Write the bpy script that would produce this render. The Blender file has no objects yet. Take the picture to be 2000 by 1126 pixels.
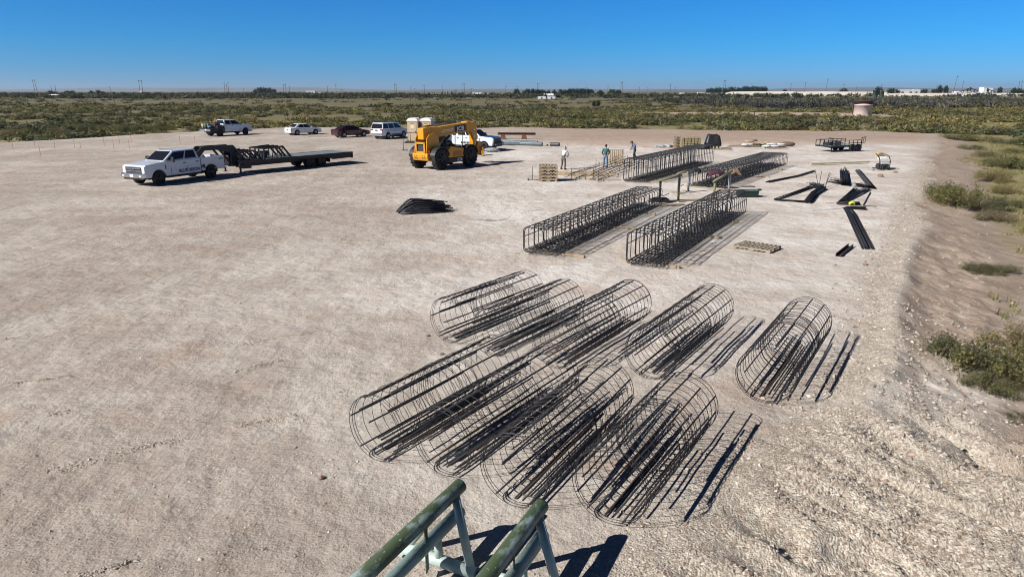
import bpy, math, random
import numpy as np
from mathutils import Vector, Matrix
random.seed(7)
RNG = np.random.default_rng(11)
R = math.radians
scene = bpy.context.scene
C = scene.collection

# ---------------------------------------------------------------- camera, sky, sun, exposure
CAM_H = 6.0
FPX = 1332.0                      # focal length in pixels of a 2000 px wide frame
PITCH = math.atan((563 - 178) / FPX)
cam = bpy.data.objects.new('camera', bpy.data.cameras.new('camera'))
C.objects.link(cam)
cam.location = (0, 0, CAM_H)
cam.rotation_euler = (R(90) - PITCH, 0, 0)
cam.data.sensor_width = 36
cam.data.lens = 36 * FPX / 2000
cam.data.clip_start = 0.1
cam.data.clip_end = 60000
scene.camera = cam

SUN_EL, SUN_AZ = R(35.5), R(244)   # azimuth clockwise from +Y, where the sun stands
w = bpy.data.worlds.new('World'); scene.world = w; w.use_nodes = True
nt = w.node_tree; bg = nt.nodes['Background']
sky = nt.nodes.new('ShaderNodeTexSky'); sky.sky_type = 'NISHITA'; sky.sun_disc = False
sky.sun_elevation = SUN_EL; sky.sun_rotation = SUN_AZ
sky.altitude = 900; sky.air_density = .6; sky.dust_density = 0; sky.ozone_density = 10
# sky blue tinted by elevation; unseen sky above the frame dimmed to deepen shadows
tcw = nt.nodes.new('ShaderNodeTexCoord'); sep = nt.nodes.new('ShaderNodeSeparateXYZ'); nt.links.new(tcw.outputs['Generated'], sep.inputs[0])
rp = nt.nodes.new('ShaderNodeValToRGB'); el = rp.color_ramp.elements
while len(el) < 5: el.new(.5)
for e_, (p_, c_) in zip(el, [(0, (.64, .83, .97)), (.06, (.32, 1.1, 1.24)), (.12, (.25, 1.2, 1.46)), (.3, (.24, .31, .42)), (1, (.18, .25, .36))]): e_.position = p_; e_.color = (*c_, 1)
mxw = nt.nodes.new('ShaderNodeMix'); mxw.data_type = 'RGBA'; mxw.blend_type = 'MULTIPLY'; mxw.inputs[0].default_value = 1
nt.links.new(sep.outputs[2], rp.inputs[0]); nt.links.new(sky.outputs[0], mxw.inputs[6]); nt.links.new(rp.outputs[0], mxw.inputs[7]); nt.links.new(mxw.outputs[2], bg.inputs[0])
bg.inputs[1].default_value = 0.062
sl = bpy.data.lights.new('sun', 'SUN'); sl.energy = 5.0; sl.angle = R(0.5); sl.color = (1, .96, .91)
so = bpy.data.objects.new('sun', sl); C.objects.link(so); so.location = (-40, -20, 60)
sd = Vector((math.sin(SUN_AZ) * math.cos(SUN_EL), math.cos(SUN_AZ) * math.cos(SUN_EL), math.sin(SUN_EL)))
so.rotation_euler = sd.to_track_quat('Z', 'Y').to_euler()
scene.view_settings.view_transform = 'Standard'; scene.view_settings.look = 'None'
scene.view_settings.exposure = 0.48; scene.view_settings.gamma = 1
scene.cycles.filter_width = 1.0; scene.cycles.max_bounces = 6; scene.cycles.diffuse_bounces = 2; scene.cycles.glossy_bounces = 2
scene.cycles.volume_bounces = 0; scene.cycles.transparent_max_bounces = 6

# ---------------------------------------------------------------- materials
MATS = {}
def mat(name, col, rough=.6, metal=0, var=0, scale=8, bump=0, bscale=60, spec=None, var2=None, coat=0):
    """one principled material; var: second colour mixed in by noise"""
    if name in MATS: return MATS[name]
    m = bpy.data.materials.new(name); m.use_nodes = True
    t = m.node_tree; b = t.nodes['Principled BSDF']
    b.inputs['Roughness'].default_value = rough; b.inputs['Metallic'].default_value = metal
    if spec is not None: b.inputs['Specular IOR Level'].default_value = spec
    if coat: b.inputs['Coat Weight'].default_value = coat; b.inputs['Coat Roughness'].default_value = .08
    c = (*col, 1)
    b.inputs['Base Color'].default_value = c
    if var or var2:
        tc = t.nodes.new('ShaderNodeTexCoord'); n = t.nodes.new('ShaderNodeTexNoise')
        n.inputs['Scale'].default_value = scale; n.inputs['Detail'].default_value = 6; n.inputs['Roughness'].default_value = .65
        t.links.new(tc.outputs['Object'], n.inputs['Vector'])
        r = t.nodes.new('ShaderNodeValToRGB'); r.color_ramp.elements[0].position = .36; r.color_ramp.elements[1].position = .64
        d = var2 if var2 else tuple(max(0, x * (1 - var)) for x in col)
        r.color_ramp.elements[0].color = (*d, 1); r.color_ramp.elements[1].color = c
        t.links.new(n.outputs['Fac'], r.inputs[0]); t.links.new(r.outputs[0], b.inputs['Base Color'])
    if bump:
        tc = t.nodes.new('ShaderNodeTexCoord'); n = t.nodes.new('ShaderNodeTexNoise')
        n.inputs['Scale'].default_value = bscale; n.inputs['Detail'].default_value = 5
        t.links.new(tc.outputs['Object'], n.inputs['Vector'])
        bp = t.nodes.new('ShaderNodeBump'); bp.inputs['Strength'].default_value = bump; bp.inputs['Distance'].default_value = .02
        t.links.new(n.outputs['Fac'], bp.inputs['Height']); t.links.new(bp.outputs[0], b.inputs['Normal'])
    MATS[name] = m; return m

def vmat(name, rough=.9, spec=.1, trans=0):
    """colour from the mesh's own 'Col' attribute: the thing's own colour, per stone or per leaf"""
    if name in MATS: return MATS[name]
    m = bpy.data.materials.new(name); m.use_nodes = True; t = m.node_tree; b = t.nodes['Principled BSDF']
    a = t.nodes.new('ShaderNodeVertexColor'); a.layer_name = 'Col'
    t.links.new(a.outputs[0], b.inputs['Base Color']); b.inputs['Roughness'].default_value = rough
    b.inputs['Specular IOR Level'].default_value = spec
    if trans:
        tr = t.nodes.new('ShaderNodeBsdfTranslucent'); mx = t.nodes.new('ShaderNodeMixShader'); mx.inputs[0].default_value = trans
        t.links.new(a.outputs[0], tr.inputs[0]); t.links.new(b.outputs[0], mx.inputs[1]); t.links.new(tr.outputs[0], mx.inputs[2])
        t.links.new(mx.outputs[0], t.nodes['Material Output'].inputs[0])
    MATS[name] = m; return m

# ---------------------------------------------------------------- mesh helpers
def link(name, me, m=None, parent=None, loc=None):
    o = bpy.data.objects.new(name, me); C.objects.link(o)
    if m is not None and not me.materials: me.materials.append(m)
    if parent is not None: o.parent = parent
    if loc is not None: o.location = loc
    return o
def tag(o, label=None, cat=None, group=None, kind=None):
    if label: o['label'] = label
    if cat: o['category'] = cat
    if group: o['group'] = group
    if kind: o['kind'] = kind
    return o
def thing(name, label, cat, loc=(0, 0, 0), rz=0, group=None):
    o = bpy.data.objects.new(name, None); C.objects.link(o); o.empty_display_size = .3
    o.location = loc; o.rotation_euler = (0, 0, rz)
    return tag(o, label, cat, group)

def frame_of(d):
    d = d.normalized(); up = Vector((0, 0, 1)) if abs(d.z) < .95 else Vector((1, 0, 0))
    a = d.cross(up).normalized(); return a, d.cross(a).normalized()

class MB:
    def __init__(s): s.v = []; s.f = []; s.sm = []
    def add(s, vs, fs, smooth=False, M=None):
        k = len(s.v)
        s.v += [tuple(M @ Vector(p)) for p in vs] if M is not None else [tuple(p) for p in vs]
        s.f += [tuple(i + k for i in f) for f in fs]; s.sm += [smooth] * len(fs); return s
    def box(s, c, d, rz=0, ry=0, rx=0, taper=1):
        x, y, z = d[0] / 2, d[1] / 2, d[2] / 2; t = taper
        vs = [(-x, -y, -z), (x, -y, -z), (x, y, -z), (-x, y, -z), (-x * t, -y * t, z), (x * t, -y * t, z), (x * t, y * t, z), (-x * t, y * t, z)]
        M = Matrix.Translation(c) @ Matrix.Rotation(rz, 4, 'Z') @ Matrix.Rotation(ry, 4, 'Y') @ Matrix.Rotation(rx, 4, 'X')
        return s.add(vs, [(3, 2, 1, 0), (4, 5, 6, 7), (0, 1, 5, 4), (1, 2, 6, 5), (2, 3, 7, 6), (3, 0, 4, 7)], False, M)
    def bar(s, a, b, wd, ht):
        """rectangular bar from a to b"""
        a = Vector(a); b = Vector(b); d = (b - a); p, q = frame_of(d); p = p * wd / 2; q = q * ht / 2
        vs = [a - p - q, a + p - q, a + p + q, a - p + q, b - p - q, b + p - q, b + p + q, b - p + q]
        return s.add(vs, [(0, 1, 2, 3), (7, 6, 5, 4), (1, 0, 4, 5), (2, 1, 5, 6), (3, 2, 6, 7), (0, 3, 7, 4)])
    def tube(s, pts, r, n=8, closed=False, cap=True):
        """round tube through points; r a number or a list"""
        P = [Vector(p) for p in pts]; m = len(P); rr = r if isinstance(r, (list, tuple)) else [r] * m
        k = len(s.v); A = None
        for i in range(m):
            if closed: d = P[(i + 1) % m] - P[i - 1]
            else: d = P[min(i + 1, m - 1)] - P[max(i - 1, 0)]
            d.normalize()
            if A is None: A, B = frame_of(d)
            else:
                A = (A - d * A.dot(d)); A.normalize(); B = d.cross(A)
            for j in range(n):
                t = 2 * math.pi * j / n
                s.v.append(tuple(P[i] + (A * math.cos(t) + B * math.sin(t)) * rr[i]))
        for i in range(m if closed else m - 1):
            i2 = (i + 1) % m
            for j in range(n):
                j2 = (j + 1) % n
                s.f.append((k + i * n + j, k + i * n + j2, k + i2 * n + j2, k + i2 * n + j)); s.sm.append(n > 4)
        if cap and not closed:
            s.f.append(tuple(k + j for j in range(n))[::-1]); s.sm.append(False)
            s.f.append(tuple(k + (m - 1) * n + j for j in range(n))); s.sm.append(False)
        return s
    def lathe(s, prof, n=24, c=(0, 0, 0), axis='Z'):
        """profile [(r,z)...] turned about an axis"""
        k = len(s.v); m = len(prof)
        for i in range(n):
            t = 2 * math.pi * i / n
            for r, z in prof:
                p = (r * math.cos(t), r * math.sin(t), z)
                if axis == 'Y': p = (p[0], p[2], p[1])
                if axis == 'X': p = (p[2], p[0], p[1])
                s.v.append((p[0] + c[0], p[1] + c[1], p[2] + c[2]))
        for i in range(n):
            i2 = (i + 1) % n
            for j in range(m - 1):
                s.f.append((k + i * m + j, k + i2 * m + j, k + i2 * m + j + 1, k + i * m + j + 1)); s.sm.append(True)
        return s
    def prism(s, poly, y0, y1, axis='Y'):
        """2-D outline (x,z) pushed from y0 to y1"""
        n = len(poly)
        def P(u, v, w_): return (u, w_, v) if axis == 'Y' else ((w_, u, v) if axis == 'X' else (u, v, w_))
        vs = [P(u, v, y0) for u, v in poly] + [P(u, v, y1) for u, v in poly]
        fs = [tuple(range(n)), tuple(range(2 * n - 1, n - 1, -1))] + [((i + 1) % n, i, n + i, n + (i + 1) % n) for i in range(n)]
        return s.add(vs, fs)
    def ell(s, c, rx, ry, rz, n=12, m=8):
        vs = []; fs = []
        for i in range(m + 1):
            ph = math.pi * i / m
            for j in range(n):
                t = 2 * math.pi * j / n
                vs.append((c[0] + rx * math.sin(ph) * math.cos(t), c[1] + ry * math.sin(ph) * math.sin(t), c[2] + rz * math.cos(ph)))
        for i in range(m):
            for j in range(n):
                fs.append((i * n + j, (i + 1) * n + j, (i + 1) * n + (j + 1) % n, i * n + (j + 1) % n))
        return s.add(vs, fs, True)
    def mesh(s, name, fix=True):
        me = bpy.data.meshes.new(name); me.from_pydata(s.v, [], s.f); me.update()
        me.polygons.foreach_set('use_smooth', s.sm)
        if fix:
            import bmesh
            bm = bmesh.new(); bm.from_mesh(me); bmesh.ops.recalc_face_normals(bm, faces=bm.faces); bm.to_mesh(me); bm.free()
        return me
    def build(s, name, m, parent=None, loc=None, bevel=0, seg=2):
        o = link(name, s.mesh(name), m, parent, loc)
        if bevel:
            b = o.modifiers.new('bevel', 'BEVEL'); b.width = bevel; b.segments = seg; b.limit_method = 'ANGLE'; b.angle_limit = R(35)
            b.harden_normals = False
        return o

def np_mesh(name, V, F, m, cols=None, smooth=False, parent=None):
    """big mesh straight from arrays; F is (n,3) or (n,4); cols per vertex rgb"""
    me = bpy.data.meshes.new(name); k = F.shape[1]
    me.vertices.add(len(V)); me.vertices.foreach_set('co', np.ascontiguousarray(V, dtype=np.float32).ravel())
    me.loops.add(F.size); me.loops.foreach_set('vertex_index', np.ascontiguousarray(F, dtype=np.int32).ravel())
    me.polygons.add(len(F)); me.polygons.foreach_set('loop_start', np.arange(0, F.size, k, dtype=np.int32))
    me.polygons.foreach_set('use_smooth', np.full(len(F), smooth))
    me.update(calc_edges=True)
    if cols is not None:
        a = me.color_attributes.new('Col', 'FLOAT_COLOR', 'POINT')
        c4 = np.ones((len(V), 4), dtype=np.float32); c4[:, :3] = cols
        a.data.foreach_set('color', c4.ravel())
    me.validate(verbose=False)
    return link(name, me, m, parent)

# ---------------------------------------------------------------- noise in numpy
_T = RNG.random((256, 256)).astype(np.float64)
def vnoise(x, y):
    xi = np.floor(x).astype(np.int64); yi = np.floor(y).astype(np.int64); fx = x - xi; fy = y - yi
    fx = fx * fx * (3 - 2 * fx); fy = fy * fy * (3 - 2 * fy)
    a = _T[xi & 255, yi & 255]; b = _T[(xi + 1) & 255, yi & 255]; c = _T[xi & 255, (yi + 1) & 255]; d = _T[(xi + 1) & 255, (yi + 1) & 255]
    return (a * (1 - fx) + b * fx) * (1 - fy) + (c * (1 - fx) + d * fx) * fy
def fbm(x, y, o=4):
    s = 0; a = .5; t = 0
    for i in range(o):
        s = s + a * vnoise(x * 2 ** i + 17.3 * i, y * 2 ** i + 9.1 * i); t += a; a *= .55
    return s / t
def sst(a, b, x):
    t = np.clip((x - a) / (b - a), 0, 1); return t * t * (3 - 2 * t)
# ---------------------------------------------------------------- terrain
EDGE_Y = [0, 7.5, 8.8, 10.8, 12.2, 15, 19, 25, 37, 48, 69, 101, 130]
EDGE_X = [2.0, 2.5, 3.3, 5.3, 7.0, 9.1, 11.4, 15.1, 22.2, 29, 41.7, 62, 80]
TOE_Y = [0, 9, 12.9, 14.7, 17, 21, 26.4, 35, 46, 60, 100, 130]
TOE_X = [8.5, 9.4, 10.5, 10.9, 12.3, 14.9, 18.4, 24.5, 30.6, 39, 66, 85]
FAR_X = [-90, -70, -62, -55, -48, -39, -12, 0, 33, 56, 62, 75]
FAR_Y = [45, 68, 85, 98, 110, 121, 118, 121, 112, 109, 103, 100]
LOW = -.5
ARC_W = [.9, .4, .35, .3, .3]
ARCS = [[(-9.4, 8.1), (-8.3, 9.3), (-6.7, 10.6), (-4.6, 11.8), (-2.6, 12.6)], [(-12, 10.7), (-9.6, 11.4), (-7.4, 13.2), (-5, 15)],
        [(-13, 12.6), (-10, 13.6), (-6, 16.2), (-2, 18.6)], [(-6.2, 7.0), (-4.2, 8.2), (-2.4, 9.9)], [(-15, 15), (-9, 18), (-3, 23)]]
def arc_dist(x, y):
    d = np.full(np.shape(x), 99.)
    x = x + (fbm(x * .9, y * .9, 2) - .5) * .35; y = y + (fbm(x * .8 + 5, y * .8, 2) - .5) * .35
    for a, w_ in zip(ARCS, ARC_W):
        gap = 0 if w_ == 1 else 1.2 * sst(.42, .54, fbm(x * .55 + w_ * 90, y * .55, 2))
        for (x0, y0), (x1, y1) in zip(a[:-1], a[1:]):
            dx, dy = x1 - x0, y1 - y0; t = np.clip(((x - x0) * dx + (y - y0) * dy) / (dx * dx + dy * dy), 0, 1)
            d = np.minimum(d, np.hypot(x - x0 - t * dx, y - y0 - t * dy) / (w_ ** .5) + gap)
    return d
def masks(x, y):
    wob = (fbm(x * .35, y * .35, 3) - .5)
    xe = np.interp(y, EDGE_Y, EDGE_X) + wob * 1.2 * np.clip(y / 20, .5, 2); xt = np.maximum(np.interp(y, TOE_Y, TOE_X) + wob * 2, xe + 3.4)
    side = (x - xe) / (xt - xe)                                   # 0 at the pad's edge, 1 at the foot of the bank
    far = y - (np.interp(x, FAR_X, FAR_Y) + (fbm(x * .12, y * .12, 3) - .5) * 6)
    return side, far, xe, xt
def height(x, y):
    x = np.asarray(x, float); y = np.asarray(y, float)
    side, far, xe, xt = masks(x, y)
    near = sst(60, 25, y)
    h = LOW * (.35 * sst(0, .45, side) + .65 * sst(.1, 1.15, side))
    gul = sst(0, .25, side) * sst(1.3, .8, side) * sst(60, 30, y)
    h = h + gul * ((vnoise(y * 1.7 + x * .3, x * .25) - .5) * .14 + (fbm(x * 2.2, y * 2.2, 4) - .5) * .16)
    h = np.minimum(h, -.45 * sst(0, 6, far))
    berm = np.exp(-((x - xe + .12) / .42) ** 2) * (y > 11) * sst(40, 20, y)
    h = h + .15 * berm * (.4 + fbm(x * 1.5, y * 1.5, 3)) * sst(11, 14, y)
    out = np.clip(np.maximum(side, far / 5), 0, 1)
    h = h + (fbm(x * .05, y * .05, 3) - .5) * .5 * sst(1, 3, np.maximum(side * 1.0, far / 12)) * sst(0, 40, np.hypot(x - 40, y - 60))
    h = h + (fbm(x * 1.1, y * 1.1, 3) - .5) * (.035 + .05 * out * near)
    h = h + (fbm(x * 3.1, y * 3.1, 2) - .5) * (.010 + .05 * sst(0, .4, side) * sst(1.1, .5, side)) * near
    # ruts where machines ran off the corner of the pad, lower right
    u = x * .70 + y * .72 + (fbm(x * .5, y * .5, 3) - .5) * .8
    rut = vnoise(u * 2.5, x * .12 + 4.2) + .45 * vnoise(u * 5.1 + 7, x * .6) + .25 * vnoise(u * 11., x * 1.2)
    rm = sst(-.9, .8, x - xe) * sst(13.0, 11.0, y) * sst(1.3, .8, side)
    h = h + rm * (rut - .85) * .34 + rm * (fbm(x * 3, y * 3, 4) - .5) * .16
    d = arc_dist(x, y)
    h = h + np.exp(-(d / .10) ** 2) * .05 * vnoise(x * 4, y * 4)
    # long low swells of the plain far off
    h = h + sst(1500, 5000, y) * (fbm(x * .0006 + 3, y * .0003, 3) - .5) * 26 * sst(1500, 9000, y)
    return h
def hz(x, y): return float(height(np.array([x]), np.array([y]))[0])
def at(px, py, z=None, lift=0):
    """where the sight line through a spot of the photograph meets the ground (or height z)"""
    dx = (px - 1000) / FPX; dy = (563 - py) / FPX
    wy = math.cos(PITCH) + dy * math.sin(PITCH); wz = -math.sin(PITCH) + dy * math.cos(PITCH)
    g = 0 if z is None else z
    for _ in range(6):
        t = (g - CAM_H) / wz; x, y = dx * t, wy * t
        if z is not None: break
        g = hz(x, y)
    return Vector((x, y, g + lift))
def far_at(px, D, lift=0):
    """ground point at distance D along the photograph's column px"""
    x = (px - 1000) / FPX * D * math.cos(PITCH) * 1.0 + (px - 1000) / FPX * CAM_H * math.sin(PITCH); return Vector((x, D, hz(x, D) + lift))

def axis_steps(lo, hi, f0, f1, step, grow):
    a = list(np.arange(f0, f1, step)); s = step; p = a[-1]
    while p < hi: s *= grow; p += s; a.append(p)
    s = step; p = f0; b = []
    while p > lo: s *= grow; p -= s; b.append(p)
    return np.array(b[::-1] + a)
def build_ground():
    gx = axis_steps(-14000, 14000, -10, 15, .075, 1.035); gy = axis_steps(-60, 17000, 6, 24, .075, 1.028)
    X, Y = np.meshgrid(gx, gy, indexing='ij'); Z = height(X, Y)
    nx, ny = X.shape; V = np.stack([X.ravel(), Y.ravel(), Z.ravel()], 1)
    i = np.arange(nx * ny).reshape(nx, ny)
    F = np.stack([i[:-1, :-1].ravel(), i[1:, :-1].ravel(), i[1:, 1:].ravel(), i[:-1, 1:].ravel()], 1)
    side, far, xe, xt = masks(X, Y)
    o = np_mesh('ground', V, F, ground_mat(), None, True)
    me = o.data
    def attr(n, a):
        t = me.attributes.new(n, 'FLOAT', 'POINT'); t.data.foreach_set('value', np.ascontiguousarray(a.ravel(), dtype=np.float32))
    outside = np.maximum(sst(.55, 1.0, side), sst(-1, 3, far))
    attr('wild', outside)
    attr('pale', sst(-11, 3, X + (fbm(X * .12, Y * .12, 3) - .5) * 6) * (.45 + .55 * sst(12, 22, Y)) * sst(95, 75, Y))
    attr('bank', sst(-.05, .12, side) * sst(13, 16, Y))
    attr('gravel', np.clip(np.maximum(np.exp(-((X - xe + .5) / .9) ** 2) * sst(11, 14, Y), sst(-2.2, 0, X - xe) * sst(14, 11, Y) * sst(1.2, .8, side)) + np.exp(-(arc_dist(X, Y) / .12) ** 2) * .7, 0, 1))
    pink = sst(78, 86, Y + (fbm(X * .1, Y * .1, 3) - .5) * 8) * sst(-2, 10, X)
    attr('pink', pink)
    # grass: near the right it starts beyond the bare wash; far off it is everywhere in patches
    gn = fbm(X * .09 + 4, Y * .09, 4)
    g_right = sst(1.15, 1.9, side + (gn - .5) * 2.4) * sst(21, 30, Y) + sst(9, 14, X - xt) * sst(30, 18, Y) * .6
    g_far = sst(2, 9, far + (gn - .5) * 9)
    # pale dirt track crossing the brush on the right
    track = np.exp(-((Y - (206 - (X - 95) * .05)) / 17) ** 4) * sst(28, 50, X + (fbm(Y * .1, X * .05, 3) - .5) * 30) * sst(125, 98, X)
    track = np.maximum(track, np.exp(-((Y - (126 + X * .03)) / 2.2) ** 2) * sst(10, -25, X) * sst(-75, -50, X) * .8)
    attr('grass', np.clip(np.maximum(g_right, g_far) * (1 - track), 0, 1)); attr('track', track)
    attr('faraway', sst(95, 230, Y))
    attr('dull', sst(17, 9, Y + (fbm(X * .2, Y * .2, 3) - .5) * 8))
    return tag(o, None, None, None, 'structure')

def ground_mat():
    m = bpy.data.materials.new('ground'); m.use_nodes = True; t = m.node_tree; b = t.nodes['Principled BSDF']
    N = t.nodes; L = t.links.new
    pos = N.new('ShaderNodeNewGeometry').outputs['Position']
    def A(n):
        a = N.new('ShaderNodeAttribute'); a.attribute_name = n; return a.outputs['Fac']
    def noise(scale, det=5, rough=.6, st=None):
        n = N.new('ShaderNodeTexNoise'); n.inputs['Scale'].default_value = scale; n.inputs['Detail'].default_value = det; n.inputs['Roughness'].default_value = rough
        v = pos
        if st:
            mp = N.new('ShaderNodeMapping'); mp.inputs['Scale'].default_value = st[0]; mp.inputs['Rotation'].default_value = (0, 0, st[1]); L(pos, mp.inputs[0]); v = mp.outputs[0]
        L(v, n.inputs['Vector']); return n.outputs['Fac']
    def ramp(f, stops):
        r = N.new('ShaderNodeValToRGB'); e = r.color_ramp.elements
        while len(e) < len(stops): e.new(.5)
        for i, (p, c) in enumerate(stops): e[i].position = p; e[i].color = (*c, 1) if len(c) == 3 else c
        L(f, r.inputs[0]); return r.outputs[0]
    def mix(f, a, c, bt='MIX'):
        x = N.new('ShaderNodeMix'); x.data_type = 'RGBA'; x.blend_type = bt
        if isinstance(f, (int, float)): x.inputs[0].default_value = f
        else: L(f, x.inputs[0])
        for s_, v in ((6, a), (7, c)):
            if isinstance(v, tuple): x.inputs[s_].default_value = (*v, 1)
            else: L(v, x.inputs[s_])
        return x.outputs[2]
    def mth(op, a, c):
        x = N.new('ShaderNodeMath'); x.operation = op; x.use_clamp = op != 'ADD'
        for s_, v in ((0, a), (1, c)):
            if isinstance(v, (int, float)): x.inputs[s_].default_value = v
            else: L(v, x.inputs[s_])
        return x.outputs[0]
    g3 = lambda v: (v, v, v)
    # the pad: pale caliche, with pinkish and whitish patches scraped by wheels
    base = ramp(noise(.22, 6, .62, ((1, 1.9, 1), .5)), [(.34, (.318, .264, .222)), (.5, (.385, .333, .290)), (.66, (.455, .412, .368))])
    rd = ramp(noise(.55, 5, .6), [(.52, (0, 0, 0)), (.68, (1, 1, 1))])
    base = mix(mth('MULTIPLY', rd, .7), base, (.36, .262, .205))
    wh = ramp(noise(.9, 6, .7, ((1, .45, 1), -.6)), [(.52, (0, 0, 0)), (.72, (1, 1, 1))])
    base = mix(mth('MULTIPLY', wh, .5), base, (.54, .505, .455))
    gry = ramp(noise(.07, 4, .5), [(.42, (1, 1, 1)), (.6, (0, 0, 0))])
    base = mix(mth('MULTIPLY', gry, .35), base, (.31, .27, .23))
    big = ramp(noise(.16, 7, .72, ((1, .5, 1), .9)), [(.50, (0, 0, 0)), (.60, (1, 1, 1))])
    base = mix(mth('MULTIPLY', big, .5), base, (.53, .49, .44))
    drk = ramp(noise(.19, 7, .72, ((.8, .45, 1), -.4)), [(.54, (0, 0, 0)), (.66, (1, 1, 1))])
    base = mix(mth('MULTIPLY', drk, .50), base, (.27, .210, .165))
    base = mix(mth('MULTIPLY', A('pink'), .75), base, mix(wh, (.33, .235, .175), (.41, .32, .25)))
    pale = mth('MULTIPLY', A('pale'), 1)
    base = mix(pale, base, mix(1.0, base, (1.40, 1.47, 1.54), 'MULTIPLY'))
    # wheel lanes: long scraped streaks, slightly paler or browner than the rest
    ln = ramp(noise(.5, 4, .6, ((.10, 1.6, 1), -.55)), [(.44, (0, 0, 0)), (.6, (1, 1, 1))])
    base = mix(mth('MULTIPLY', ln, .17), base, (.50, .44, .365))
    ln2 = ramp(noise(.8, 5, .65, ((.12, 1.3, 1), .35)), [(.54, (0, 0, 0)), (.66, (1, 1, 1))])
    base = mix(mth('MULTIPLY', ln2, .20), base, (.30, .225, .165))
    base = mix(mth('MULTIPLY', A('dull'), .75), base, mix(1.0, base, (.84, .82, .79), 'MULTIPLY'))
    # loose gravel
    vo = N.new('ShaderNodeTexVoronoi'); vo.inputs['Scale'].default_value = 26; L(pos, vo.inputs['Vector'])
    peb = ramp(vo.outputs['Color'], [(0.15, (.27, .215, .165)), (.5, (.43, .37, .30)), (.85, (.60, .55, .47))])
    base = mix(mth('MULTIPLY', A('gravel'), .8), base, peb)
    vo3 = N.new('ShaderNodeTexVoronoi'); vo3.inputs['Scale'].default_value = 48; L(pos, vo3.inputs['Vector'])
    base = mix(.42, base, mix(1.0, base, ramp(vo3.outputs['Color'], [(.1, g3(.55)), (.5, g3(1.0)), (.9, g3(1.5))]), 'MULTIPLY'))
    # bank and bare wash beyond it
    sand = ramp(noise(.6, 6, .65), [(.35, (.255, .20, .155)), (.55, (.315, .255, .205)), (.7, (.37, .31, .25))])
    bank = ramp(noise(1.4, 6, .7), [(.36, (.29, .22, .17)), (.56, (.38, .305, .24)), (.72, (.48, .41, .335))])
    base = mix(A('bank'), base, bank)
    base = mix(A('wild'), base, sand)
    # dry grass and low weeds
    gr = ramp(noise(.8, 7, .75), [(.3, (.125, .12, .05)), (.46, (.21, .19, .085)), (.58, (.28, .235, .135)), (.72, (.33, .265, .18))])
    gr2 = ramp(noise(.02, 7, .72, ((1, 3.0, 1), .1)), [(.36, (.080, .084, .045)), (.48, (.135, .122, .070)), (.6, (.195, .160, .105)), (.72, (.125, .122, .062))])
    gr = mix(A('faraway'), gr, gr2)
    base = mix(A('grass'), base, gr)
    base = mix(mth('MULTIPLY', A('track'), .85), base, (.43, .34, .25))
    L(base, b.inputs['Base Color']); b.inputs['Roughness'].default_value = .95; b.inputs['Specular IOR Level'].default_value = .12
    # relief
    vo2 = N.new('ShaderNodeTexVoronoi'); vo2.inputs['Scale'].default_value = 30; L(pos, vo2.inputs['Vector'])
    n1 = noise(7, 8, .75); n2 = noise(1.3, 5, .6)
    b1 = N.new('ShaderNodeBump'); b1.inputs['Distance'].default_value = .05; L(n1, b1.inputs['Height']); L(mth('ADD', mth('MULTIPLY', ramp(noise(.45, 6, .7), [(.46, (0, 0, 0)), (.60, (1, 1, 1))]), .55), mth('ADD', mth('MULTIPLY', mth('ADD', A('bank'), A('gravel')), .38), .08)), b1.inputs['Strength'])
    b2 = N.new('ShaderNodeBump'); b2.inputs['Strength'].default_value = .6; b2.inputs['Distance'].default_value = .25; L(n2, b2.inputs['Height']); L(b1.outputs[0], b2.inputs['Normal'])
    b3 = N.new('ShaderNodeBump'); b3.inputs['Distance'].default_value = .03; b3.invert = True
    L(mth('ADD', mth('MULTIPLY', A('gravel'), .6), .12), b3.inputs['Strength'])
    L(vo2.outputs['Distance'], b3.inputs['Height']); L(b2.outputs[0], b3.inputs['Normal'])
    L(b3.outputs[0], b.inputs['Normal'])
    return m
build_ground()

# ---------------------------------------------------------------- stones
def stones(name, P, S, cols):
    """octahedral chips: P (n,3), S (n,), cols (n,3)"""
    n = len(P); o = np.array([(1, 0, 0), (-1, 0, 0), (0, 1, 0), (0, -1, 0), (0, 0, 1), (0, 0, -1)], float)
    V = o[None] * (1 + (RNG.random((n, 6, 1)) - .5) * .7) + (RNG.random((n, 6, 3)) - .5) * .55
    a = RNG.random(n) * 6.28; c, s = np.cos(a), np.sin(a)
    x = V[..., 0] * c[:, None] - V[..., 1] * s[:, None]; y = V[..., 0] * s[:, None] + V[..., 1] * c[:, None]
    V = np.stack([x * 1.15, y, V[..., 2] * .62], -1) * S[:, None, None] + P[:, None, :]
    f = np.array([(0, 2, 4), (2, 1, 4), (1, 3, 4), (3, 0, 4), (2, 0, 5), (1, 2, 5), (3, 1, 5), (0, 3, 5)])
    F = (f[None] + (np.arange(n) * 6)[:, None, None]).reshape(-1, 3)
    return np_mesh(name, V.reshape(-1, 3), F, vmat('stone', .9, .15), np.repeat(cols, 6, axis=0))
def scatter(n, x0, x1, y0, y1, dens, smin, smax, pw=3):
    x = RNG.uniform(x0, x1, n); y = y0 + (y1 - y0) * RNG.random(n) ** 1.3
    k = RNG.random(n) < dens(x, y); x, y = x[k], y[k]; s = smin + (smax - smin) * RNG.random(len(x)) ** pw
    return x, y, s
def d_berm(x, y):
    side, far, xe, xt = masks(x, y)
    return np.clip(np.exp(-((x - xe + .75 * sst(60, 20, y) + .2) / (.7 + .3 * fbm(x, y * .4, 2))) ** 2) * sst(11, 13.5, y) + .8 * sst(.95, .3, side + (fbm(x * .8, y * .8, 3) - .5) * .9) * sst(-.1, .1, side) * sst(21, 15, y) * sst(9.5, 12, y), 0, 1)
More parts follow.
